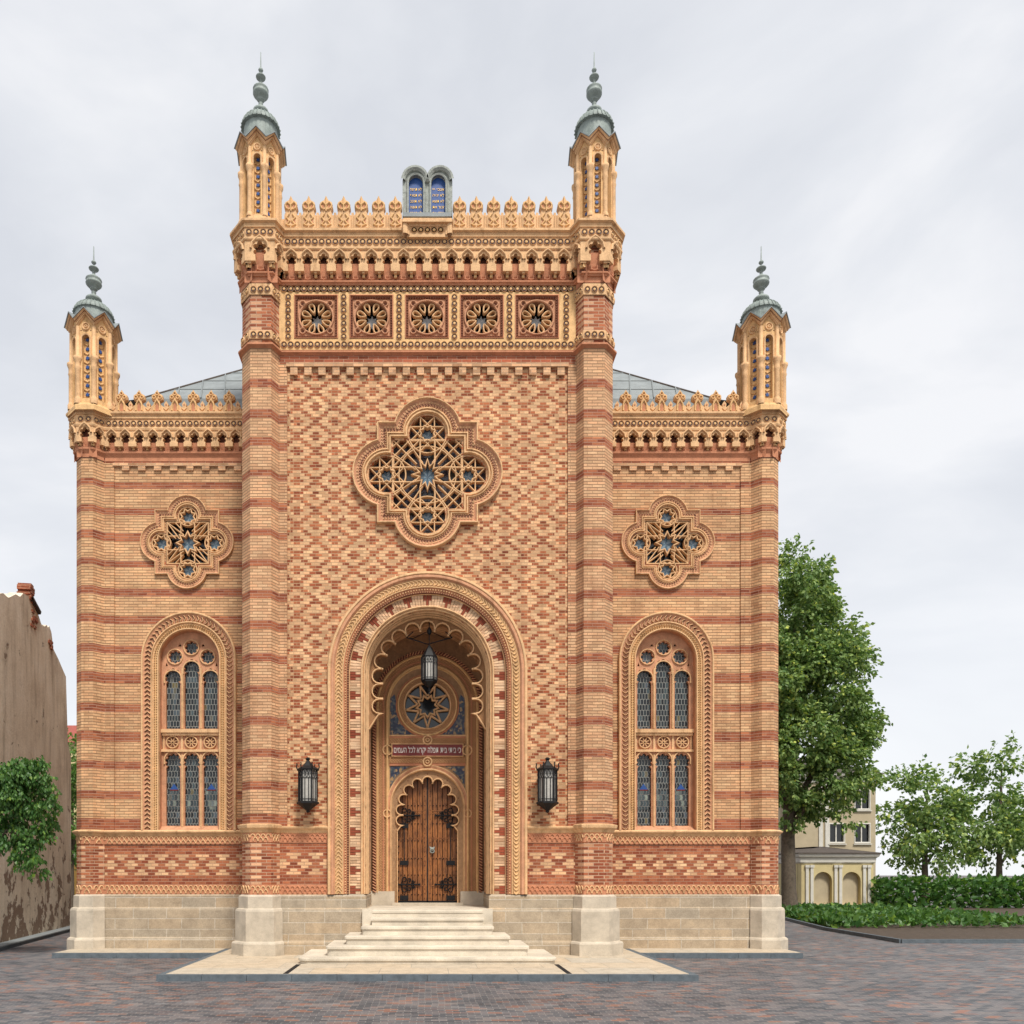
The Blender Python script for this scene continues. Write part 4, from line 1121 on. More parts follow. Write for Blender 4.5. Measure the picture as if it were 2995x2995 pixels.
    for c in (326.7, 361.8, 397.3):
        gl.box(px(c)-10*kt, px(c)+10*kt, yt+.095, yt+.11, zz(1527), zz(1492))
    for c in (326.7, 397.3):
        gl.cur = 3; gl.prism([(px(c)-8*kt, zz(1489)), (px(c), zz(1478)), (px(c)+8*kt, zz(1489))], yt+.093, yt+.11); gl.cur = 2; gl.box(px(c)-8*kt, px(c)+8*kt, yt+.092, yt+.11, zz(1491), zz(1489.3))
    gl.build('lower_pane', o)
    s_ = MB('pink_terracotta'); s_.mx = mx
    s_.face([(ctr-57*k, yt, zz(1559)), (ctr+57*k, yt, zz(1559)), (ctr+72*k, y0-.05, y1(1569)), (ctr-72*k, y0-.05, y1(1569))])
    s_.build('window_sill', o)
    return o
for mx in (1, -1): wing(mx)
quatrefoil_window(X(806.5), Zz(895), 0.0, S, 'big')
# ---------------------------------------------------------------- base of the central block
JX = 118*S                                             # half width of the porch opening
DEP = 2.2                                              # depth of the porch
for k in ('L', 'R'):
    t = towers[k]; a, b = SEG[k]
    hs('scroll_band', t, 'red_terracotta', [(.01, Zz(1688, -.33)), (.01, Zz(1669, -.33))], k)
    hs('scroll_band', t, 'red_terracotta', [(.01, Zz(1589, -.33)), (.01, Zz(1570, -.33))], k)
    for zA, zB in ((1687, 1670), (1588, 1572)):
        m = MB('cream_terracotta')
        for i in range(a, b):
            ox, oy, an, L = seg_frame(PLAN, i, .01); m.frame(ox, oy, an)
            if L > 3: continue
            scallop_frieze(m, .01, L-.01, Zz(zA, -.33), Zz(zB, -.33), 0)
        m.build('scroll_trim', t)
    hs('sill_course', t, 'cream_terracotta', [(0, zo(1573)), (.03, zo(1571)), (.05, zo(1567)), (.11, zo(1563)), (.12, zo(1559)), (.12, zo(1557)), (.0, zo(1555))], k)
PP = [(.26, GZ), (.26, Zz(1780, -.26)), (.235, Zz(1777, -.25)), (.17, Zz(1775, -.2)), (.17, Zz(1719, -.17)), (.15, Zz(1715, -.16)), (.09, Zz(1713, -.1)), (.09, Zz(1691, -.09)), (.0, Zz(1687))]
for k in ('L', 'R'): hs('plinth', towers[k], 'dressed_stone', PP, k)
PL = [(LT[3]), LT[4], (-JX-.04, 0), (-JX-.04, .02), (-JX-.04, DEP)]
for mx in (1, -1):
    hs('plinth', SYN, 'plinth_stone', [(o*.8, z) for o, z in PP], (1, 4), PL, None, mx)
    m = MB('red_terracotta', 'lozenge_brick', 'cream_terracotta'); m.mx = mx
    x0, x1 = X(527), X(632)
    m.box(x0, x1, -.012, .2, Zz(1688), Zz(1669)); m.box(x0, x1, -.012, .2, Zz(1590), Zz(1569))
    m.cur = 1; m.box(x0, x1, .008, .2, Zz(1670)+.01, Zz(1589)-.01)
    m.cur = 2; scallop_frieze(m, X(529), x1, Zz(1687), Zz(1670), -.012); scallop_frieze(m, X(529), x1, Zz(1588), Zz(1572), -.012)
    m.box(X(622.5), x1, -.02, .1, Zz(1669), Zz(1589))
    m.build('dado_wall', SYN)
    hs('sill_course', SYN, 'cream_terracotta', [(0, zo(1573)), (.03, zo(1571)), (.05, zo(1567)), (.11, zo(1563)), (.12, zo(1560)), (.0, zo(1558))], (0, 1), [(X(528), 0), (X(626), 0)], None, mx)

# ---------------------------------------------------------------- portal
zs, zbt = Zz(1268), Zz(1687)
A = lambda r, zf=zbt, n=44: arch(0.0, zs, r*S, zf, n)
m = MB('pink_terracotta', 'cream_terracotta', 'dark_terracotta', 'red_terracotta', 'gold_terracotta')
def L(rows, c): m.cur = c; m.loft([(A(r), y) for r, y in rows])
L([(188, .05), (188, -.09), (186.5, -.125), (183.5, -.13), (182, -.10)], 1)
L([(182, -.10), (180, -.12), (177, -.12), (175.5, -.08), (174, -.05)], 0)
L([(174, -.05), (160.5, -.04)], 4)
L([(160.5, -.04), (160, -.075), (158.6, -.075), (158, -.03)], 1)
L([(158, -.03), (151.5, -.01)], 3)
L([(151.5, -.01), (151, -.04), (148.5, -.04), (148, .02)], 2)
L([(148, .02), (146.5, .05)], 1)
o_por = None
mid = A(167.2)
W, st = walk(mid, 7.3*S)
m.cur = 1
for (px, pz), (tx, tz), (nx, nz) in W:                 # fish-scale arcs along the ring
    q = lambda a, n: (px + tx*a*st + nx*n, pz + tz*a*st + nz*n)
    m.rib([q(-.42, -5.2*S), q(.10, -4.0*S), q(.42, -1.6*S), q(.52, 0), q(.42, 1.6*S), q(.10, 4.0*S), q(-.42, 5.2*S)], 2.1*S, -.075, -.03)
m.cur = 2
for (px, pz), (tx, tz), (nx, nz) in W:
    q = lambda a, n: (px + tx*a*st + nx*n, pz + tz*a*st + nz*n)
    m.prism([q(-.62, -1.8*S), q(-.62, 1.8*S), q(-.30, 1.6*S), q(-.30, -1.6*S)], -.052, -.04)
m.cur = 1; beads(m, A(154.7), 0, 1.7*S, 5.2*S, -.055, -.01)
m.cur = 1; beads(m, A(149.7), 0, .9*S, 4.4*S, -.075, -.03)
portal = m.build('portal', SYN)
# striped voussoir ring and jambs: one block per brick
m = MB('pale_brick', 'stripe_brick', 'cream_terracotta')
path = A(136.5); W, st = walk(path, 5.25*S)
nW = len(W); per = 6.6
for i, ((px, pz), (tx, tz), (nx, nz)) in enumerate(W):
    ph = (abs(i - nW/2 + .5) + 1.0) % per
    red = 2 if ph < 1.0 or ph > per-1.0 else (1 if False else 0)
    idx = int(abs(i - (nW-1)/2) + 1.5) % 7
    g = .42
    o_, i_ = 10.0*S, -10.0*S
    def q(a, n): return (px + tx*a*st + nx*n, pz + tz*a*st + nz*n)
    sc = lambda a, n: q(a*(1 + (n/(136.5*S) if pz > zs else 0)), n)
    def blk(n0, n1, c, dy=0.0):
        m.cur = c; m.prism([sc(-g, n0), sc(-g, n1), sc(g, n1), sc(g, n0)][::1], .045+dy, .2)
    dy = RND.uniform(0, .008)
    if idx == 1: blk(i_, o_, 1, dy)
    elif idx in (0, 2): blk(i_*.05, o_, 1, dy); blk(i_, i_*.08, 0, dy)
    else: blk(i_, o_, 0, dy)
m.cur = 2
m.loft([(A(147.5), .09), (A(126), .09)])
m.build('striped_arch', portal)
m = MB('cream_terracotta', 'cream_brick', 'stripe_brick', 'dark_terracotta')
m.loft([(A(126.5), .06), (A(125.5), .0), (A(123.5), -.01), (A(122), .03), (A(121.5), .06), (A(120), .03), (A(118.5), .04), (A(118), .09)])
m.cur = 1; 
m.loft([(A(118), .09), (A(118), .55)])
# thin rolls on the reveal, with red brick stripes on the jambs
W, st = walk(A(118), 5.25*S)
nW = len(W)
m.cur = 2
for i, ((px, pz), (tx, tz), (nx, nz)) in enumerate(W):
    if int(abs(i - (nW-1)/2) + 1.5) % 7 == 1:
        q = lambda a, n: (px + tx*a*st + nx*n, pz + tz*a*st + nz*n)
        p0, p1 = q(-.4, -.012), q(.4, -.012)
        m.face([(p0[0], .095, p0[1]), (p1[0], .095, p1[1]), (p1[0], .55, p1[1]), (p0[0], .55, p0[1])])
m.cur = 0
for y_, r_ in ((.18, 116.6), (.30, 115.2), (.42, 113.8)):
    path = A(r_); m.sweep(path, [(.03, y_-.03), (0, y_-.035), (-.02, y_), (0, y_+.035), (.03, y_+.03)])
# side walls and vault of the porch
m.cur = 1; m.loft([(A(117), .55), (A(117), DEP)])
m.build('reveal', portal)
# scalloped arch hanging in the opening
yM_ = .52; kM = kx(yM_); xm = lambda px: X(px, yM_); zm = lambda py: Zz(py, yM_)
f = foil_arch(0.0, zm(1276), 91*kM, 11, 180, zm(1352), 104*kM, 7, 2, 91*kM, deep=.42)
f = f[2:-2]
out_ = [(x, z) for x, z in arch(0.0, zs, 117.4*S, zm(1378), 40)]
loop = [out_[0], *out_[1:-1], out_[-1], (110*kM, zm(1376)), (104*kM, zm(1366)), *f[::-1], (-104*kM, zm(1366)), (-110*kM, zm(1376))]
m = MB('carved_fine', 'cream_terracotta', 'pink_terracotta')
m.prism(loop, yM_, yM_+.28, back=True)
m.cur = 1; m.rib([(-110*kM, zm(1376)), (-104*kM, zm(1366)), *f, (104*kM, zm(1366)), (110*kM, zm(1376))], .042, yM_-.05, yM_+.01)
m.rib(arch(0.0, zs, 114.5*S, zm(1370), 40), .05, yM_-.03, yM_+.01)
m.build('scalloped_arch', portal)

# back wall of the porch
yB = DEP; kB = kx(yB); xb = lambda px: X(px, yB); zb_ = lambda py: Zz(py, yB)
FLOOR = Zz(1714.5, -.3)
THR = zb_(1703)
door_loop = foil_arch(0.0, zb_(1521.4), 46.6*kB, 7, 147.6, THR, 57*kB, 7, 2, 49.5*kB, deep=.3)
wheel = circ(0.0, zb_(1332), 42*kB, 36)
m = MB('brown_stucco', 'carved_band', 'red_terracotta', 'cream_terracotta', 'mosaic', 'dressed_stone', 'gold_terracotta', 'dark_terracotta', 'pink_terracotta')
MAT.get('mosaic') or mosaic('mosaic')
top = arch(0.0, zs, 119*S, FLOOR, 30)
m.prism(top, yB, yB+.12, [door_loop, wheel])
def ringL(rows, c, fn): m.cur = c; m.loft([(fn(r), yB+y) for r, y in rows])
an = lambda r: arch(0.0, zb_(1332), r*kB, zb_(1684), 32)
# twisted outer order, plain order, inner panel frame
ringL([(104, .0), (103, -.10), (99, -.12), (96.5, -.09)], 7, an)
m.cur = 8; W, st = walk(an(100), 5.5*kB)
for (px, pz), (tx, tz), (nx, nz) in W:
    q = lambda a, n: (px + tx*a*st + nx*n, pz + tz*a*st + nz*n)
    m.rib([q(-.35, -3*kB), q(.35, 3*kB)], 1.9*kB, yB-.15, yB-.10)
ringL([(96.5, -.09), (94, -.12), (92, -.06)], 6, an)
ringL([(92, -.06), (78, -.04)], 1, an)
ringL([(78, -.04), (77, -.09), (74.5, -.09), (73.5, -.02), (72, -.005)], 6, an)
ringL([(84.2, -.062), (84, -.07), (82.2, -.07), (82, -.062)], 2, lambda r: [(x, z) for x, z in an(r)])
# mosaic spandrels beside the wheel and over the door
m.cur = 4
lo, hi = zb_(1386), zb_(1332)
for sg in (-1, 1):
    m.prism([(sg*70*kB, lo), (sg*70*kB, hi+14*kB), (sg*62*kB, hi+22*kB), (sg*57.5*kB, hi), (sg*52*kB, hi-24*kB), (sg*40*kB, hi-41*kB), (sg*26*kB, lo)][::sg], yB-.012, yB)
    m.prism([(sg*70*kB, zb_(1446)), (sg*70*kB, zb_(1486)), (sg*60*kB, zb_(1467)), (sg*46*kB, zb_(1453)), (sg*32*kB, zb_(1446))][::-sg], yB-.012, yB)
# wheel window rings
ci = lambda r: circ(0.0, zb_(1332), r*kB, 40)
def ringC(rows, c): m.cur = c; m.loft([(ci(r), yB+y) for r, y in rows], closed=True)
ringC([(60, .0), (59.5, -.06), (58, -.065), (57, -.035)], 2)
ringC([(57, -.035), (56, -.085), (53.5, -.085)], 6); ringC([(53.5, -.085), (45.5, -.07)], 1); ringC([(45.5, -.07), (44.5, -.10), (42.5, -.09), (42, .0), (42, .12)], 3)
# bands above the door with the inscription between them
m.cur = 1; m.box(-72*kB, 72*kB, yB-.05, yB+.01, zb_(1404), zb_(1393)); m.box(-72*kB, 72*kB, yB-.05, yB+.01, zb_(1440), zb_(1428))
m.cur = 2; m.box(-72*kB, 72*kB, yB-.035, yB+.01, zb_(1393), zb_(1389.5)); m.box(-72*kB, 72*kB, yB-.035, yB+.01, zb_(1445), zb_(1440))
m.cur = 3; m.box(-72*kB, 72*kB, yB-.05, yB+.01, zb_(1389.4), zb_(1387))
for zc_ in (1397, 1438):                              # interlaced knots on the axis
    m.rib(circ(0, zb_(zc_), 8*kB, 16), 3.4*kB, yB-.10, yB-.03, True); m.rib(circ(0, zb_(zc_), 3.2*kB, 10), 2.0*kB, yB-.105, yB-.03, True)
for sg in (-1, 1):
    for zc_ in (1416,): m.rib(circ(sg*75*kB, zb_(zc_), 9*kB, 16), 2.6*kB, yB-.09, yB-.03, True)
    for zc_ in (1535,): m.rib(circ(sg*76*kB, zb_(zc_), 7*kB, 16), 2.4*kB, yB-.08, yB-.03, True)
# door arch
da = lambda r: arch(0.0, zb_(1521), r*kB, THR, 28)
def ringD(rows, c): m.cur = c; m.loft([(da(r), yB+y) for r, y in rows])
ringD([(78, -.005), (77.5, -.05), (76, -.05)], 3); ringD([(76, -.05), (71.5, -.03)], 8); ringD([(71.5, -.03), (70.5, -.08), (68.5, -.09), (67, -.03), (66.5, -.01)], 3)
m.cur = 3; m.rib(door_loop[1:-1], 2.6*kB, yB-.07, yB+.01)
m.rib([(-57*kB, THR), (-57*kB, zb_(1568))], 2.4*kB, yB-.06, yB+.01); m.rib([(57*kB, zb_(1568)), (57*kB, THR)], 2.4*kB, yB-.06, yB+.01)
m.cur = 7
for j in range(9):
    a = pi*(.08 + .84*j/8); m.prism(circ(60.5*kB*cos(a), zb_(1521)+60.5*kB*sin(a), 1.1*kB, 6), yB-.004, yB)
# stone base beside the door
m.cur = 5
for sg in (-1, 1):
    a, b = sorted((sg*62*kB, sg*117*S)); m.box(a, b, yB-.10, yB+.02, FLOOR, zb_(1681.5))
tym = m.build('tympanum', portal)
m = MB('cream_terracotta', 'gold_terracotta')
for j in range(9):                                     # wheel tracery: nine-pointed star
    a = -pi/2 + j*2*pi/9
    for s_ in (-1, 1):
        e = a + s_*2*pi/9*.5
        m.rib([(41*kB*cos(a), zb_(1332)+41*kB*sin(a)), (19*kB*cos(e), zb_(1332)+19*kB*sin(e))], 3.4*kB, yB+.0, yB+.12)
m.rib(star(0, zb_(1332), 21*kB, 14.5*kB, 9, -pi/2), 3.0*kB, yB-.012, yB+.12, True)
w = m.build('wheel_tracery', tym)
g = MB('dark_glass'); g.prism(circ(0, zb_(1332), 43*kB, 24), yB+.14, yB+.16); g.build('window_pane', tym)
m = MB('red_paint', 'cream_terracotta', 'white_paint'); m.box(-67*kB, 67*kB, yB-.075, yB, zb_(1427.5), zb_(1404.5))
m.cur = 1; m.rib([(-67*kB, zb_(1427.5)), (-67*kB, zb_(1404.5)), (67*kB, zb_(1404.5)), (67*kB, zb_(1427.5))], 1.6*kB, yB-.10, yB-.05, True)
m.mesh(text_mesh('כי ביתי בית תפלה יקרא לכל העמים'[::-1], .24, 'lettering', '', None, 0, yB-.078, zb_(1416.2), .008, .001, 126*kB), 2)
ins = m.build('inscription_panel', tym)
# double door
m = MB('black_void'); m.box(-60*kB, 60*kB, yB+.30, yB+.34, THR, zb_(1462));  # black sheet behind the leaves, standing in for unlit space
dr = m.build('door', SYN)
def leaf(sg):
    m = MB('oak', 'wrought_iron'); y = yB+.16
    n = 6; pw = 56*kB/n
    for i in range(n):
        a = sg*(1.0*kB + pw*i); b = sg*(1.0*kB + pw*(i+1) - .018)
        x0, x1 = sorted((a, b)); dy = RND.uniform(0, .006)
        m.box(x0, x1, y+dy, y+.06, THR+.03, zb_(1463))
    m.cur = 0; x0, x1 = sorted((sg*1.2*kB, sg*6.6*kB)); m.box(x0, x1, y-.02, y+.01, THR+.03, zb_(1466))
    for z0, z1 in ((1528, 1530), (1580, 1582), (1618, 1620), (1670, 1672), (1533, 1534.5)):
        x0, x1 = sorted((sg*8*kB, sg*56*kB)); m.box(x0, x1, y-.006, y+.01, zb_(z1)+.002, zb_(z0))
    lf = m.build('door_leaf', dr)
    h = MB('wrought_iron'); yf = y-.035
    x0, x1 = sorted((0.0, sg*1.2*kB)); h.box(x0, x1, y-.03, y+.02, THR, zb_(1464))
    x0, x1 = sorted((0.0, sg*57*kB)); h.box(x0, x1, y-.03, y+.03, THR, THR+.05)
    def stud(px, py): 
        c = (sg*px*kB, zb_(py)); h.loft([(circ(*c, .018, 6), y-.008), (circ(*c, .008, 6), y-.03)], closed=True); h.face([(x, y-.03, z) for x, z in circ(*c, .008, 6)])
    for j in range(26): stud(5.0, 1475+j*8.8)
    for j in range(11): stud(54.5, 1572+j*12)
    for py in (1519, 1553.5, 1586, 1619.5, 1651, 1688):
        for j in range(7): stud(10.5+6.6*j, py)
    for py in (1538, 1669):                           # strap hinges with scrolled branches
        P = lambda u, v: (sg*(56-u)*kB, zb_(py)+v*kB)
        h.rib([P(-1, 0), P(40, 0)], 2.6*kB, yf-.02, y); h.prism(circ(*P(40.5, 0), 2.3*kB, 8), yf-.02, y)
        for s_ in (-1, 1):
            for u0, ln, r in ((6, 12, 4.0), (16, 10, 3.2), (25, 7, 1.6)):
                pts = [P(u0, 0)] + [P(u0 + ln*.25*t, s_*ln*.85*t) for t in (.4, .8)]
                cxu, cv = u0 + ln*.2 + r, s_*(ln*.85)
                pts += [P(cxu - r*cos(t*.75), cv + s_*r*sin(t*.75)) for t in range(0, 8)]
                h.rib(pts, 1.7*kB, yf-.01, y)
            h.rib([P(28, 0), P(33, s_*7)], 1.5*kB, yf-.01, y)
    for py in (1557.5, 1628, 1694):
        x0, x1 = sorted((sg*52*kB, sg*36*kB)); h.box(x0, x1, yf, y+.01, zb_(py+4.3), zb_(py-4.3))
        x0, x1 = sorted((sg*44.6*kB, sg*43.4*kB)); 
    x0, x1 = sorted((sg*44.9*kB, sg*43.3*kB)); h.box(x0, x1, yf+.012, y+.01, zb_(1624), zb_(1561))
    h.build('door_ironwork', dr)
    if sg > 0:
        k = MB('grey_cast'); k.prism([(x, z) for x, z in star(9*kB, zb_(1602), 7.5*kB, 3.4*kB, 4, pi/4)], y-.035, y); k.lathe([(.05, zb_(1602))], 0, 0, 3) if False else None
        k.rib(circ(9*kB, zb_(1602)-.05, .06, 12), .022, y-.07, y-.03, True); k.build('door_knocker', dr)
for sg in (-1, 1): leaf(sg)
# porch floor, threshold
m = MB('step_stone', 'dressed_stone')
m.box(-JX-.05, JX+.05, -.28, DEP+.2, .4, FLOOR-.006); m.cur = 1
m.box(-66*kB, 66*kB, yB-.38, yB+.25, FLOOR-.004, THR)
m.build('threshold', portal)
m = MB('black_void'); m.box(-2.2, 2.2, DEP+.5, DEP+.6, .5, 8.5); m.build('porch_dark_backing', portal)  # unlit space behind the porch, put in as a flat black sheet

# ---------------------------------------------------------------- steps
STEP = empty('entrance_steps', (0, 0, 0), 'flight of pale stone steps widening down from the arched doorway', 'steps')
hw = [104.2*FPX and 1.437, 1.455, 1.672, 2.04, 2.455, 3.06]
an_ = [.30, .70, 1.13, 1.58, 2.02, 2.45]
zt_ = [E-(p-HY)*kx(-a) for p, a in zip([1717.2, 1731.8, 1748.1, 1766.5, 1785.4, 1807.2], an_)]
for i in range(6):
    m = MB('step_stone'); a, w, z = an_[i], hw[i], zt_[i]
    zl = (zt_[i+1] if i < 5 else 0.0) + .002
    rr = (0, 0, .05, .06, .12, .22)[i]
    def outline(o):
        pts = [(-w-o, -.2)]; r = rr + .001
        for cxs, st0 in ((-1, pi), (1, pi*1.5)):
            for j in range(7):
                t = st0 + (pi/2)*j/6
                pts.append((cxs*(w+o-r) + r*cos(t), -a-o+r + r*sin(t)))
        return pts + [(w+o, -.2)]
    P = [outline(0), outline(-.035)]
    prof = [(P[1], zl), (P[1], z-.075), (P[0], z-.07), (P[0], z-.02), ([(x*.995, y+.006) for x, y in P[0]], z-.003), ([(x*.99, y+.02) for x, y in P[0]], z)]
    m.grid([[(x, y, zz) for x, y in L_] for L_, zz in prof])
    m.face([(x*.99, y+.02, z) for x, y in P[0]])
    m.build('step', STEP)
# ---------------------------------------------------------------- ground
m = MB('cobbles'); n = 24
m.face([(-400, -60, GZ), (400, -60, GZ), (400, 600, GZ), (-400, 600, GZ)])
g = m.build('ground'); tag(g, kind='structure')
def apron(name, x0, x1, y0, yb, kerb_sides):
    m = MB('apron_stone', 'kerb_granite'); kw = .16
    m.box(x0+kw, x1-kw, y0+kw, yb, GZ-.02, 0.0)
    m.cur = 1; L = .95
    n = max(1, round((x1-x0)/L)); st = (x1-x0)/n
    for i in range(n): m.box(x0+st*i+.004, x0+st*(i+1)-.004, y0, y0+kw-.003, GZ-.02, -.004+RND.uniform(-.003, .003))
    n = max(1, round((yb-y0-kw)/L)); st = (yb-y0-kw)/n
    for i in range(n if kerb_sides else 0):
        for a in (x0, x1-kw+.003): m.box(a, a+kw-.003, y0+kw+st*i, y0+kw+st*(i+1)-.006, GZ-.02, -.004+RND.uniform(-.003, .003))
    return tag(m.build(name), kind='structure')
apron('entrance_pavement', -5.72, 5.72, -4.45, 1.6, True)
for sg in (-1, 1):
    m = MB('apron_stone', 'kerb_granite')
    a, b = sorted((sg*10.05, sg*5.73)); m.box(a, b, .44, 2.4, GZ-.02, -.004)
    m.cur = 1; n = 5; st = (b-a)/n
    for i in range(n): m.box(a+st*i+.004, a+st*(i+1)-.004, .28, .437, GZ-.02, -.008)
    e = sg*10.05; x0, x1 = sorted((e, e-sg*.0)); 
    tag(m.build('side_pavement'), kind='structure')
for sg in (-1, 1):
    m = MB('black_void', 'kerb_granite'); x = sg*3.02
    m.box(x-.055, x+.055, -4.28, -2.48, -.05, .003)  # black strip level with the paving, painting the shade in the slot
    d = m.build('drain_channel'); tag(d, 'dark slot drain set in the pavement to the %s of the lowest step' % ('left' if sg < 0 else 'right'), 'drain')

# ---------------------------------------------------------------- lanterns
def lantern(name, px, y, tops, hexr, label, hang):
    """tops: picture heights (crown, eave top, eave, body bottom, tip)"""
    zc, z1, z2, z3, z4 = [Zz(p, y) for p in tops]; cx = X(px, y); r = hexr*kx(y); n = 6
    T = empty(name, (cx, y, z4), label, 'lantern', 'iron lanterns at the entrance' if not hang else None)
    org = (cx, y, z4)
    m = MB('wrought_iron')
    def ring(r_, z): return [(cx + r_*cos(pi/6+pi/2+2*pi*k/n), y + r_*sin(pi/6+pi/2+2*pi*k/n), z) for k in range(n)]
    for k in range(n):
        a, b = ring(r, z3)[k], ring(r, z2)[k]; m.cyl(a, b, r*.085, r*.085, 6)
        c = ring(r, z2)[(k+1) % n]; d = ring(r, z3)[(k+1) % n]
        A_, B_, C_, D_ = Vector(b), Vector(c), Vector(d), Vector(a); h = (z2-z3)
        for f, w_ in ((0.0, .06), (.14, .025), (.26, .03), (1.0, .07), (.90, .03)):   # glazing bars
            p, q = A_.lerp(D_, f), B_.lerp(C_, f); m.cyl(tuple(p), tuple(q), r*w_, r*w_, 5)
        for s0, s1 in ((.15, .5), (.5, .85), (.5, .15), (.85, .5)):
            p = A_.lerp(B_, s0).lerp(D_.lerp(C_, s0), .02); q = A_.lerp(B_, s1).lerp(D_.lerp(C_, s1), .26); m.cyl(tuple(p), tuple(q), r*.03, r*.03, 4)
        for f in (.30, .70):
            p = A_.lerp(B_, f).lerp(D_.lerp(C_, f), .26); q = A_.lerp(B_, f).lerp(D_.lerp(C_, f), 1.0); m.cyl(tuple(p), tuple(q), r*.05, r*.05, 4)
        if not hang:                                   # curled ears at the eave corners
            o = Vector(ring(r*1.05, z2)[k]); u = Vector((o.x-cx, o.y-y, 0)).normalized(); H = (z1-z2)
            pts = [tuple(o + u*r*.12*t_ + Vector((0, 0, H*s_))) for t_, s_ in ((0, 0), (1.2, .15), (1.6, .5), (1.0, .75), (1.4, 1.0))]
            m.pipe(pts, r*.07, 5)
    hz = z1-z2
    if hang:
        m.lathe([(r*1.02, z2-.01), (r*1.02, z2+hz*.04), (r*.78, z2+hz*.30), (r*.05, z1)], cx, y, n, pi/6+pi/2, smooth=False)
        m.lathe([(r*1.0, z3), (r*1.0, z3-.05), (r*.55, z3-(z3-z4)*.35), (r*.14, z3-(z3-z4)*.5), (r*.14, z3-(z3-z4)*.62), (r*.22, z3-(z3-z4)*.72), (r*.08, z3-(z3-z4)*.8), (r*.16, z3-(z3-z4)*.92), (.001, z4)], cx, y, n, pi/6+pi/2, smooth=False)
        m.cyl((cx, y, z1-.02), (cx, y, zc+.05), .012, .012, 5)
    else:
        m.lathe([(r*1.18, z2-.03), (r*1.22, z2+.01), (r*1.05, z2+hz*.22), (r*.62, z2+hz*.55), (r*.40, z2+hz*.95), (r*.22, z2+hz*1.25), (r*.16, z2+hz*1.45), (r*.30, z2+hz*1.7), (r*.14, z2+hz*1.9), (.001, zc)], cx, y, n, pi/6+pi/2, smooth=False)
        m.lathe([(r*1.0, z3+.03), (r*1.22, z3), (r*1.22, z3-(z3-z4)*.12), (r*.95, z3-(z3-z4)*.25), (r*.45, z3-(z3-z4)*.60), (r*.18, z3-(z3-z4)*.78), (r*.22, z3-(z3-z4)*.88), (.001, z4)], cx, y, n, pi/6+pi/2, smooth=False)
        for zz in (z2+hz*.4, z3-.02): m.cyl((cx, y+r*.7, zz), (cx, .02, zz), .02, .02, 6)
        m.box(cx-.05, cx+.05, -.01, .03, z3-.10, z2+hz*1.2)
    m.build('lantern_frame', T, org)
    g = MB('lantern_glass'); g.grid([ring(r*.93, z3+.02), ring(r*.93, z2-.01)], closed=True); g.build('lantern_pane', T, org)
    return T
lantern('wall_lantern', 581, -.36, (1428.5, 1440, 1452, 1514, 1534), 17.4, 'black iron hexagonal wall lantern on the brick to the left of the portal', False)
lantern('wall_lantern', 1033, -.36, (1428.5, 1440, 1452, 1514, 1534), 17.4, 'black iron hexagonal wall lantern on the brick to the right of the portal', False)
H = lantern('hanging_lantern', 810, .62, (1183, 1216, 1240, 1284, 1311), 14.6, 'black iron lantern hanging from a star bracket inside the arched porch', True)
yh = .62; cxh = X(810, yh); z0 = Zz(1200, yh)
m = MB('wrought_iron')
tri = [(cxh-.62, yh, Zz(1203, yh)), (cxh-.05, yh+.02, Zz(1215, yh)), (cxh+.62, yh, Zz(1203, yh))]
m.pipe(tri, .016, 5)
for s_ in (-1, 1):
    m.pipe([(cxh+s_*.62, yh, Zz(1203, yh)), (cxh+s_*.44, yh, Zz(1192, yh))], .016, 5); m.pipe([(cxh+s_*.62, yh, Zz(1203, yh)), (cxh+s_*.45, yh+.3, Zz(1199, yh)), (cxh, yh, Zz(1190, yh))], .012, 5)
m.lathe([(.01, Zz(1198, yh)), (.06, Zz(1195, yh)), (.07, Zz(1190, yh)), (.02, Zz(1183, yh))], cxh, yh, 8)
m.cyl((cxh, yh, Zz(1190, yh)), (cxh, yh, 9.30), .014, .014, 5)
m.build('bracket', H, tuple(H.location))

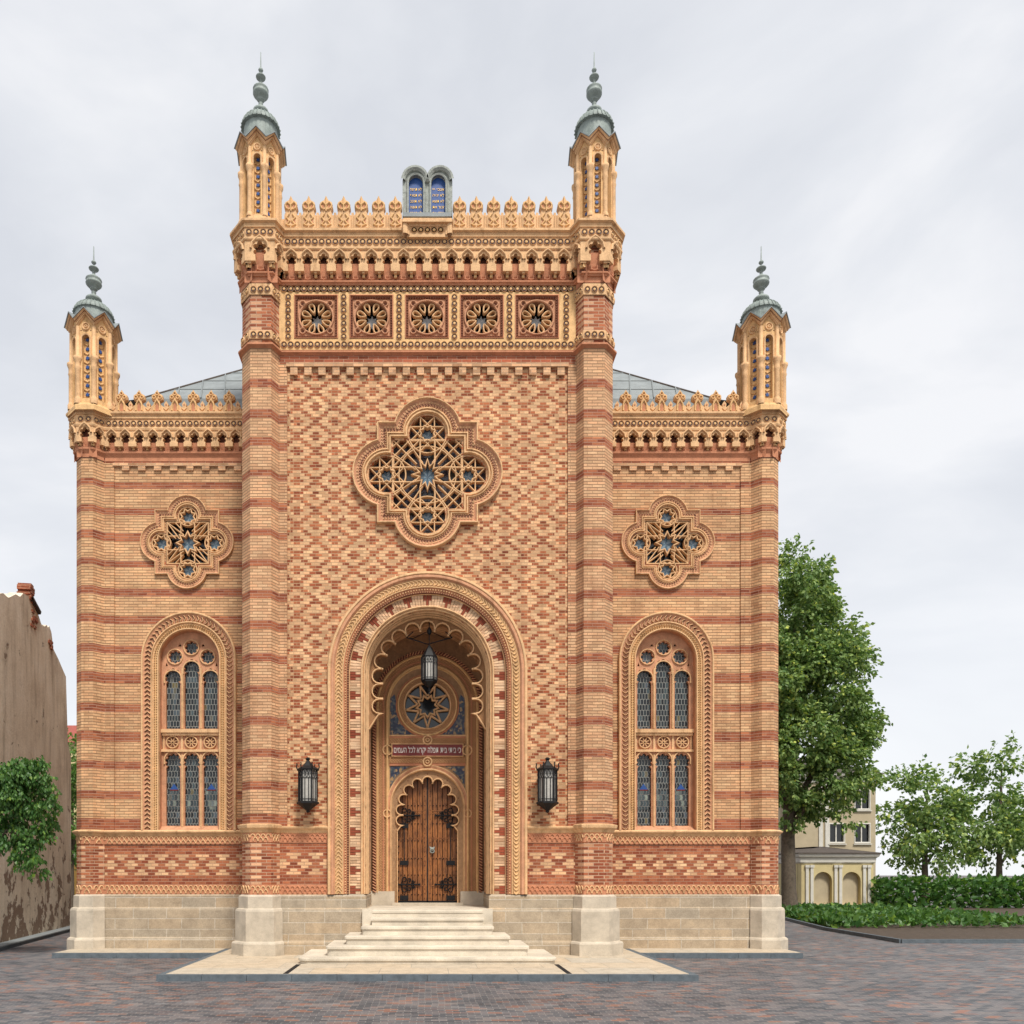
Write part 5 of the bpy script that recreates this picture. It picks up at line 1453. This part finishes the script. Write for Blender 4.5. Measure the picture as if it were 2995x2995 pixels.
# ---------------------------------------------------------------- trees
def leaf_quad(m, p, d, s):
    """a pair of folded leaf faces"""
    d = d.normalized(); side = d.cross(Vector((RND.uniform(-1, 1), RND.uniform(-1, 1), RND.uniform(-.4, 1)))).normalized()
    up = side.cross(d)
    a, b = p, p + d*s
    l = p + d*s*.45 + side*s*.34 + up*s*.08; r = p + d*s*.45 - side*s*.34 + up*s*.08
    bb = len(m.v); m.v += [tuple(a), tuple(r), tuple(b), tuple(l)]
    m.f.append((bb, bb+1, bb+2, bb+3)); m.mi.append(0); m.sm.append(False)
def tree(name, loc, label, blobs, nleaf, size, mat, trunk, limbs, group=None, droop=.2, cat='tree', sprays=True):
    T = empty(name, loc, label, cat, group); L = Vector(loc)
    m = MB('bark')
    for pts in [trunk] + limbs:
        for (p, r0), (q, r1) in zip(pts[:-1], pts[1:]): m.cyl(p, q, r0, r1, 9)
    m.build('trunk', T, loc)
    c = MB(mat); vol = [b[3]*b[4]*b[5] for b in blobs]; tot = sum(vol)
    for (bx, by, bz, rx, ry, rz), v in zip(blobs, vol):
        k = int(nleaf*v/tot); subs = []
        for i in range(max(6, int(16*(v/tot*len(blobs))**.6))):     # leaf clumps standing out of each mass, gaps between them
            th = RND.uniform(0, 2*pi); cz = RND.uniform(-.9, 1); q = math.sqrt(1-cz*cz); rr = RND.uniform(.45, 1.0)
            f = RND.uniform(.24, .44)
            subs.append((bx+rx*rr*q*cos(th), by+ry*rr*q*sin(th), bz+rz*rr*cz, rx*f, ry*f, rz*f*.75, Vector((q*cos(th), q*sin(th), cz))))
        made = 0
        while made < k:
            sx, sy, sz, ax_, ay_, az_, od = RND.choice(subs)
            d = Vector((RND.gauss(0, 1), RND.gauss(0, 1), RND.gauss(0, 1))).normalized(); rr = RND.random()**.4
            p = Vector((sx + ax_*rr*d.x, sy + ay_*rr*d.y, sz + az_*rr*d.z))
            ax = (d*.7 + od*.5 + Vector((RND.uniform(-.5, .5), RND.uniform(-.5, .5), RND.uniform(-.5, .3) - droop))).normalized()
            for j in range(7):
                o = p + ax*size*.5*j*.6 + Vector((RND.gauss(0, .3), RND.gauss(0, .3), RND.gauss(0, .22)))*size
                ld = (ax + Vector((RND.uniform(-1, 1), RND.uniform(-1, 1), RND.uniform(-.8, .4) - droop))).normalized()
                leaf_quad(c, o, ld, size*RND.uniform(.7, 1.25)); made += 1
    c.build('crown', T, loc, uv=False)
    return T
def at(px, d): return (px-CX)*d/FPX                     # x of a picture column at camera distance d
def zat(py, d): return E + (HY-py)*d/FPX
# big plane tree on the right
d = 47.0; tx, ty = at(1490, d), d-22
tr = [((tx, ty, GZ-.1), .52), ((tx-.05, ty, 1.2), .40), ((tx-.1, ty, 4.2), .36), ((tx+.1, ty, 8.0), .30), ((tx+.2, ty+.2, 12.5), .2), ((tx+.4, ty, 17), .08)]
lb = [[((tx, ty, 5.2), .22), ((tx+1.4, ty-.6, 8.5), .14), ((tx+2.3, ty-.8, 11.5), .06)], [((tx, ty, 6.0), .2), ((tx-1.5, ty+.3, 9), .12), ((tx-2.2, ty, 12), .05)], [((tx+.1, ty, 8.2), .2), ((tx+1.2, ty+.8, 12), .1), ((tx+1.8, ty+.5, 15), .05)], [((tx, ty, 4.6), .15), ((tx+1.0, ty-1.2, 6.6), .1), ((tx+1.9, ty-1.8, 7.2), .04)]]
bl = [(tx+1.0, ty, 18.6, 1.3, 1.4, 2.4), (tx+.3, ty-.3, 17.2, 1.7, 1.5, 2.0), (tx-.6, ty, 15.4, 2.1, 2.0, 2.4), (tx+2.1, ty, 14.8, 1.9, 1.9, 2.8), (tx+.4, ty-.8, 12.8, 2.6, 2.2, 2.4), (tx-1.4, ty, 11.4, 2.0, 2.0, 2.4), (tx+2.6, ty-.4, 11.0, 2.0, 2.0, 2.2), (tx+.6, ty-1.2, 9.2, 2.4, 1.9, 1.9), (tx-1.0, ty-.6, 7.4, 1.9, 1.8, 1.9), (tx+2.2, ty-1.2, 7.6, 1.9, 1.5, 1.6), (tx+3.3, ty, 9.6, 1.2, 1.4, 1.5), (tx+.2, ty-1.0, 5.6, 1.5, 1.2, 1.1), (tx+2.3, ty-1.4, 5.4, .9, .8, .7)]
tree('plane_tree', (tx, ty, GZ), 'tall leafy tree with a dark trunk beside the right end of the synagogue', bl, 62000, .235, 'leaf_plane', tr, lb, droop=.3)
# tree in the gap behind the ruined wall
d = 46.0; tx, ty = at(134, d), d-22
tree('garden_tree', (tx, ty, GZ), 'small bright green tree in the gap between ruined wall and synagogue', [(tx+.1, ty, 8.4, 1.1, 1.1, 1.3), (tx-.2, ty, 6.6, 1.2, 1.2, 1.4), (tx+.2, ty, 4.9, 1.0, 1.1, 1.4), (tx-.1, ty, 3.4, .9, 1.0, .9)], 7000, .17, 'leaf_bright', [((tx, ty, GZ), .2), ((tx, ty, 3), .15), ((tx+.1, ty, 8), .05)], [[((tx, ty, 3.2), .1), ((tx+.6, ty, 5.6), .04)], [((tx, ty, 4.2), .1), ((tx-.6, ty, 6.6), .04)]])
# drooping tree before the ruined wall
d = 22.6; tx, ty = at(-34, d), d-22
X1 = lambda px: at(px, d)
Zp = lambda py: zat(py, d)
bl = [(X1(px_), ty - .12*(i_ % 3), Zp(py_), r_, r_*.8, r_*f_) for i_, (px_, py_, r_, f_) in enumerate([(62, 1448, .42, .9), (94, 1472, .32, .8), (109, 1508, .27, .9), (48, 1502, .55, 1.0), (88, 1535, .34, 1.0), (30, 1455, .5, .9), (70, 1575, .36, 1.1), (97, 1562, .22, 1.1), (60, 1618, .27, 1.2), (74, 1640, .17, 1.5), (20, 1560, .6, 1.0), (8, 1480, .7, 1.0), (40, 1610, .3, 1.3)])]
tree('drooping_tree', (tx, ty, GZ), 'low tree with drooping dark green leaves hanging before the ruined plaster wall', bl, 9500, .115, 'leaf_deep', [((tx, ty, GZ), .13), ((tx+.1, ty, 1.2), .1), ((tx+.05, ty, 2.6), .08), ((tx+.3, ty, 4.6), .04)], [[((tx+.05, ty, 2.6), .06), ((tx+.7, ty-.1, 4.0), .03), ((tx+1.4, ty-.1, 4.1), .012)], [((tx+.05, ty, 2.2), .05), ((tx+.7, ty-.1, 3.3), .025), ((tx+1.3, ty-.1, 3.1), .01)]], droop=1.1)

# ---------------------------------------------------------------- ruined neighbouring wall
p0, p1 = Vector((-13.6, 6.5, 0)), Vector((-14.5, 11.9, 0)); dv = (p1-p0).normalized(); Lw = (p1-p0).length
def wall_hit(px, py):
    k_ = (px-CX)/FPX
    t = (p0.x - k_*(p0.y+22)) / (k_*dv.y - dv.x); q = p0 + dv*t
    return t, zat(py, q.y+22)
prof = [(124.5, 1277), (118, 1262), (110, 1243), (103, 1229), (99.4, 1221), (98.6, 1205), (97, 1193), (93, 1181), (90.5, 1184), (88, 1179), (84, 1182), (78.3, 1178), (74, 1165), (70, 1152), (66, 1143), (64.6, 1128), (58, 1126), (50, 1123), (44, 1119), (38, 1126), (30, 1121), (16, 1128), (6, 1119), (-30, 1124)]
loop = [wall_hit(*p) for p in prof]
foot_r = [(wall_hit(134, 1700)[0], GZ-.1), (wall_hit(134, 1430)[0], wall_hit(134, 1430)[1]), (wall_hit(133, 1290)[0]*0 + wall_hit(128, 1400)[0], wall_hit(128, 1400)[1])]
loop = [(loop[-1][0], GZ-.1)] + loop[::-1] + foot_r[::-1]
fixed = [loop[0]]
for q in loop[1:]:
    if math.dist(q, fixed[-1]) > .02: fixed.append(q)
m = MB('old_plaster', 'dark_roof', 'red_brick')
ang = math.atan2(dv.y, dv.x); m.frame(p0.x, p0.y, ang)
m.prism(fixed, 0.0, .45, back=True)
WALL = empty('ruined_wall', (p0.x, p0.y, GZ), 'crumbling beige plaster gable wall with a ragged sloping top at the left edge', 'wall')
m.build('wall', WALL, (p0.x, p0.y, GZ))
m = MB('dark_roof', 'red_brick'); m.frame(p0.x, p0.y, ang)
a, b = wall_hit(124.5, 1276), wall_hit(99.6, 1221)
m.cyl((a[0], .1, a[1]), (b[0], .1, b[1]), .06, .06, 5); a, b = wall_hit(72, 1156), wall_hit(57, 1128); m.cyl((a[0], -.03, a[1]), (b[0], -.03, b[1]), .09, .09, 5)
m.cur = 1
ta, tb_ = wall_hit(55.5, 1100)[0], wall_hit(63.6, 1100)[0]
for k_ in range(7): m.box(ta+RND.uniform(-.05, .1), tb_+RND.uniform(-.12, .02), -.02-RND.uniform(0, .03), .40, wall_hit(57, 1132-4.6*k_)[1], wall_hit(57, 1132-4.6*(k_+1))[1]-.012)
for i in range(26):
    px = RND.choice([RND.uniform(58, 68), RND.uniform(92, 97)]); py = RND.uniform(1135, 1200) if px < 70 else RND.uniform(1207, 1224)
    t, z = wall_hit(px, py); m.box(t-.12, t+.12, -.02-RND.uniform(0, .03), .0, z-.05, z+.04)
m.build('coping', WALL, (p0.x, p0.y, GZ))
# kerb along the foot of that wall
m = MB('kerb_granite', 'zinc'); m.frame(p0.x, p0.y, ang); t0, t1 = -9.0, wall_hit(134, 1700)[0]+.1
m.box(t0, t1, -.42, -.003, GZ-.05, GZ+.10); m.cur = 1; m.box(t0, t1, -.44, -.003, GZ+.104, GZ+.14)
tag(m.build('wall_kerb'), kind='structure')
# little wall and house seen through the gap on the left
d = 50.0; y = d-22
m = MB('orange_render', 'pale_trim'); x0, x1 = at(95, d), at(175, d)
m.box(x0, x1, y, y+.4, GZ-.1, zat(1622, d)); m.cur = 1; m.box(x0-.05, x1+.05, y-.06, y+.46, zat(1622, d)+.002, zat(1615, d)); m.box(x0, x1, y+.05, y+.35, zat(1615, d)+.002, zat(1575, d))
m.build('garden_wall').name = 'garden_wall'
tag(bpy.data.objects['garden_wall'], 'ochre garden wall with a pale coping glimpsed left of the synagogue', 'wall')
d = 75.0; y = d-22; hs_ = empty('distant_house', (at(110, d), y, GZ), 'distant house with a red tiled roof glimpsed behind the garden tree', 'house')
m = MB('yellow_render'); m.box(at(60, d), at(150, d), y, y+9, GZ, zat(1400, d)); m.build('house_wall', hs_, (at(110, d), y, GZ))
m = MB('roof_tile'); a, b = at(56, d), at(156, d); z0, z1 = zat(1400, d), zat(1352, d)
m.face([(a, y-.4, z0), (b, y-.4, z0-.1), (b+.4, y+4.5, z1), (a+1, y+4.5, z1)]); m.face([(a, y+9.4, z0), (b, y+9.4, z0), (b+.4, y+4.5, z1), (a+1, y+4.5, z1)]); m.face([(b, y-.4, z0-.1), (b, y+9.4, z0), (b+.4, y+4.5, z1)])
m.build('roof', hs_, (at(110, d), y, GZ))

# ---------------------------------------------------------------- buildings on the right
d = 53.0; y = d-22; bx = at(1560, d)
PV = empty('garden_pavilion', (bx, y, GZ), 'low yellow pavilion with white pilasters and arched niches behind the tree', 'pavilion')
org = (bx, y, GZ)
x0, x1 = at(1512, d), at(1648, d); zt = zat(1624, d)
m = MB('yellow_render', 'soil'); arches_ = []
pit = 54*d/FPX
for i in range(2):
    c = at(1553, d) + i*pit; arches_.append(arch(c, zat(1662, d), 17*d/FPX, zat(1706, d), 12))
m.prism([(x0, GZ-.1), (x0, zt), (x1, zt), (x1, GZ-.1)], y, y+.5, arches_); m.box(x0, x1, y+.55, y+6, GZ-.1, zt)
m.build('pavilion_wall', PV, org)
m = MB('beige_render'); 
for L_ in arches_: m.prism(L_, y+.3, y+.34)
m.build('niche', PV, org)
m = MB('pale_trim')
for i in range(0, 3):
    for o_ in (-4.5, 4.5):
        c = at(1526.5, d) + (i+.0)*pit + o_*d/FPX + (pit if i < 0 else 0)*0
        if c < x0: continue
        m.box(c-.09, c+.09, y-.10, y, zat(1712, d), zat(1637, d)); m.box(c-.13, c+.13, y-.14, y, zat(1637, d)+.002, zat(1632, d)); m.box(c-.13, c+.13, y-.14, y, zat(1716, d), zat(1712, d)-.002)
m.hsweep([(x0, y+6), (x0, y), (x1, y), (x1, y+6)], [(.0, zat(1629, d)), (.10, zat(1627, d)), (.12, zat(1619, d)), (.25, zat(1616, d)), (.28, zat(1611, d))])
m.build('cornice', PV, org)
m = MB('dark_roof'); m.hsweep([(x0, y+6), (x0, y), (x1, y), (x1, y+6)], [(.34, zat(1611, d)+.002), (.34, zat(1609, d)), (-2.6, zat(1595, d))]); m.build('roof', PV, org)
d = 60.0; y = d-22; x0, x1 = at(1478, d), at(1652, d); zt = zat(1462, d)
HB = empty('beige_house', (x0, y, GZ), 'tall beige rendered house half hidden by the tree on the right', 'house'); org = (x0, y, GZ)
m = MB('beige_render'); wins = []
for i in range(2):
    for zz in (1590, 1527):
        c = at(1579+48*i, d); wins.append([(c-.55, zat(zz, d)), (c-.55, zat(zz-36, d)), (c+.55, zat(zz-36, d)), (c+.55, zat(zz, d))])
m.prism([(x0, GZ-.1), (x0, zt), (x1, zt), (x1, GZ-.1)], y, y+.35, wins); m.box(x0, x1, y+.4, y+11, GZ-.1, zt-.01); m.build('house_wall', HB, org)
for i, L_ in enumerate(wins):
    f = MB('pale_trim'); f.rib(L_, .12, y-.04, y+.12, True); c = (L_[0][0]+L_[2][0])/2; f.box(c-.04, c+.04, y+.12, y+.17, L_[0][1], L_[1][1]); f.box(L_[0][0]-.1, L_[2][0]+.1, y-.12, y+.1, L_[0][1]-.14, L_[0][1]-.07)
    fo = f.build('window_frame', HB, org); g = MB('dark_glass'); g.prism(L_, y+.18, y+.2); g.build('window_pane', fo if False else HB, org)
m = MB('pale_trim', 'dark_roof'); m.hsweep([(x0, y+11), (x0, y), (x1, y), (x1, y+11)], [(0, zt-.6), (.12, zt-.55), (.15, zt-.2), (.4, zt-.08), (.42, zt+.05)])
for c in (1548, 1560): m.box(at(c, d)-.14, at(c, d)+.14, y-.08, y, GZ, zt-.6)
m.cur = 1; m.hsweep([(x0, y+11), (x0, y), (x1, y), (x1, y+11)], [(.44, zt+.053), (-4.5, zt+1.8)]); m.build('roof', HB, org)
d = 49.0
# planting bed with its kerb
m = MB('kerb_granite', 'zinc')
K = [(at(1470, 40.8), 18.8), (at(1483, 40), 18), (at(1557, 33), 11), (at(1700, 27), 5.0), (40, 5.0)]
for a, b in zip(K[:-1], K[1:]):
    dx, dy = b[0]-a[0], b[1]-a[1]; L_ = math.hypot(dx, dy); m.frame(a[0], a[1], math.atan2(dy, dx)); m.box(0, L_, -.06, .06, GZ-.05, GZ+.13)
tag(m.build('bed_kerb'), kind='structure')
m = MB('soil'); m.face([(K[0][0], 18.9, GZ+.05), (K[1][0]+.05, 18, GZ+.05), (K[2][0]+.05, 11, GZ+.05), (K[3][0], 5, GZ+.05), (40, 5, GZ+.05), (40, 31, GZ+.05), (K[0][0], 31, GZ+.05)]); tag(m.build('flower_bed'), kind='structure')
c = MB('leaf_deep')
for i in range(5200):
    t = RND.random()**.8; yy = 11.4 + 16*RND.random(); xl = (K[1][0]*(yy-11) + K[2][0]*(18-yy))/7 if yy < 18 else K[1][0]
    p = Vector((xl + .35 + RND.random()**1.6*9, yy, GZ+.06 + RND.random()*.30)); leaf_quad(c, p, Vector((RND.uniform(-1, 1), RND.uniform(-1, 1), RND.uniform(0, 1))), RND.uniform(.2, .38))
tag(c.build('ground_cover', uv=False), 'low dark green ground cover filling the bed on the right', 'plants', kind='stuff')

# ---------------------------------------------------------------- sky, sun, camera
sc = bpy.context.scene
w = bpy.data.worlds.new('World'); sc.world = w; w.use_nodes = True; nt = w.node_tree; bg = nt.nodes['Background']
EL, ROT = rad(56), rad(-160)
sky = nt.nodes.new('ShaderNodeTexSky'); sky.sky_type = 'NISHITA'; sky.sun_disc = False; sky.sun_elevation = EL; sky.sun_rotation = rad(159.5); sky.dust_density = 3; sky.air_density = 1
tc = nt.nodes.new('ShaderNodeTexCoord'); mp = nt.nodes.new('ShaderNodeMapping'); nt.links.new(tc.outputs['Generated'], mp.inputs[0]); mp.inputs['Scale'].default_value = (1, 1, 2.2)
nz = nt.nodes.new('ShaderNodeTexNoise'); nt.links.new(mp.outputs[0], nz.inputs['Vector']); nz.inputs['Scale'].default_value = 3.0; nz.inputs['Detail'].default_value = 6; nz.inputs['Roughness'].default_value = .52; nz.inputs['Distortion'].default_value = .3
rp = nt.nodes.new('ShaderNodeValToRGB'); nt.links.new(nz.outputs[0], rp.inputs[0]); r = rp.color_ramp
SKYK = 3.6
r.elements[0].position = .34; r.elements[0].color = (.765*SKYK, .785*SKYK, .83*SKYK, 1)
r.elements[1].position = .64; r.elements[1].color = (.99*SKYK, .99*SKYK, 1.005*SKYK, 1)
e = r.elements.new(.5); e.color = (.865*SKYK, .88*SKYK, .915*SKYK, 1)
sp = nt.nodes.new('ShaderNodeSeparateXYZ'); nt.links.new(tc.outputs['Generated'], sp.inputs[0])
hz = nt.nodes.new('ShaderNodeMapRange'); nt.links.new(sp.outputs[2], hz.inputs[0]); hz.inputs[1].default_value = 0.0; hz.inputs[2].default_value = .34; hz.inputs[3].default_value = .75; hz.inputs[4].default_value = 0.0
mh_ = nt.nodes.new('ShaderNodeMix'); mh_.data_type = 'RGBA'; nt.links.new(hz.outputs[0], mh_.inputs[0]); nt.links.new(rp.outputs[0], mh_.inputs[6]); mh_.inputs[7].default_value = (1.10*SKYK, 1.11*SKYK, 1.13*SKYK, 1)
mx_ = nt.nodes.new('ShaderNodeMix'); mx_.data_type = 'RGBA'; mx_.inputs[0].default_value = .93; nt.links.new(sky.outputs[0], mx_.inputs[6]); nt.links.new(mh_.outputs[2], mx_.inputs[7])
nt.links.new(mx_.outputs[2], bg.inputs[0]); bg.inputs[1].default_value = .10
sd = bpy.data.lights.new('Sun', 'SUN'); sd.energy = 1.5; sd.angle = rad(11); sd.color = (1, .95, .87)
so = bpy.data.objects.new('Sun', sd); COL.objects.link(so)
sun_dir = Vector((.35*cos(EL), -.937*cos(EL), sin(EL)))     # towards the sun: in front, a little to the left
so.rotation_euler = sun_dir.to_track_quat('Z', 'Y').to_euler()
cam = bpy.data.cameras.new('Camera'); co = bpy.data.objects.new('Camera', cam); COL.objects.link(co); sc.camera = co
co.location = (0, -ZC, E); co.rotation_euler = (pi/2, 0, 0)
cam.sensor_width = 36; cam.lens = 36*ZC/(1932*S); cam.shift_x = (966-CX)/1932; cam.shift_y = (HY-966)/1932
cam.clip_end = 2000
sc.view_settings.view_transform = 'Standard'; sc.view_settings.look = 'None'; sc.view_settings.exposure = 1.42; sc.view_settings.gamma = 1
sc.render.filter_size = 1.0; sc.cycles.max_bounces = 8; sc.cycles.use_denoising = True
# distant greenery closing the view on the right
d = 66.0; y = d-22
for i, (px, top, r, n) in enumerate([(1745, 1445, 3.2, 6000), (1885, 1415, 3.8, 7000)]):
    x = at(px, d); zt = zat(top, d); h = zt-2.2
    tree('garden_tree', (x, y, GZ), ['round green tree standing beside the beige house, behind the hedge', 'wide green tree farthest to the right, behind the hedge'][i], [(x, y, zt-h*.3, r*.8, r*.8, h*.32), (x-r*.4, y-.5, zt-h*.6, r*.8, r*.8, h*.3), (x+r*.5, y-.3, zt-h*.58, r*.75, r*.7, h*.3), (x, y-.8, zt-h*.8, r*.9, r*.8, h*.22)], n, .34, 'leaf_plane', [((x, y, GZ), .3), ((x, y, 3), .2), ((x+.2, y, zt-1.5), .06)], [[((x, y, 2.6), .12), ((x+1.4, y, 4.8), .05)]], 'trees beyond the bed')
c = MB('leaf_deep')
for i in range(9000):
    p = Vector((RND.uniform(at(1655, 52), 75), 30 + RND.random()*2.2, GZ + 1.9*RND.random())); leaf_quad(c, p, Vector((RND.uniform(-1, 1), RND.uniform(-1, .3), RND.uniform(-.2, 1))), RND.uniform(.3, .5))
tag(c.build('hedge', uv=False), 'long clipped green hedge behind the planting bed on the right', 'hedge')
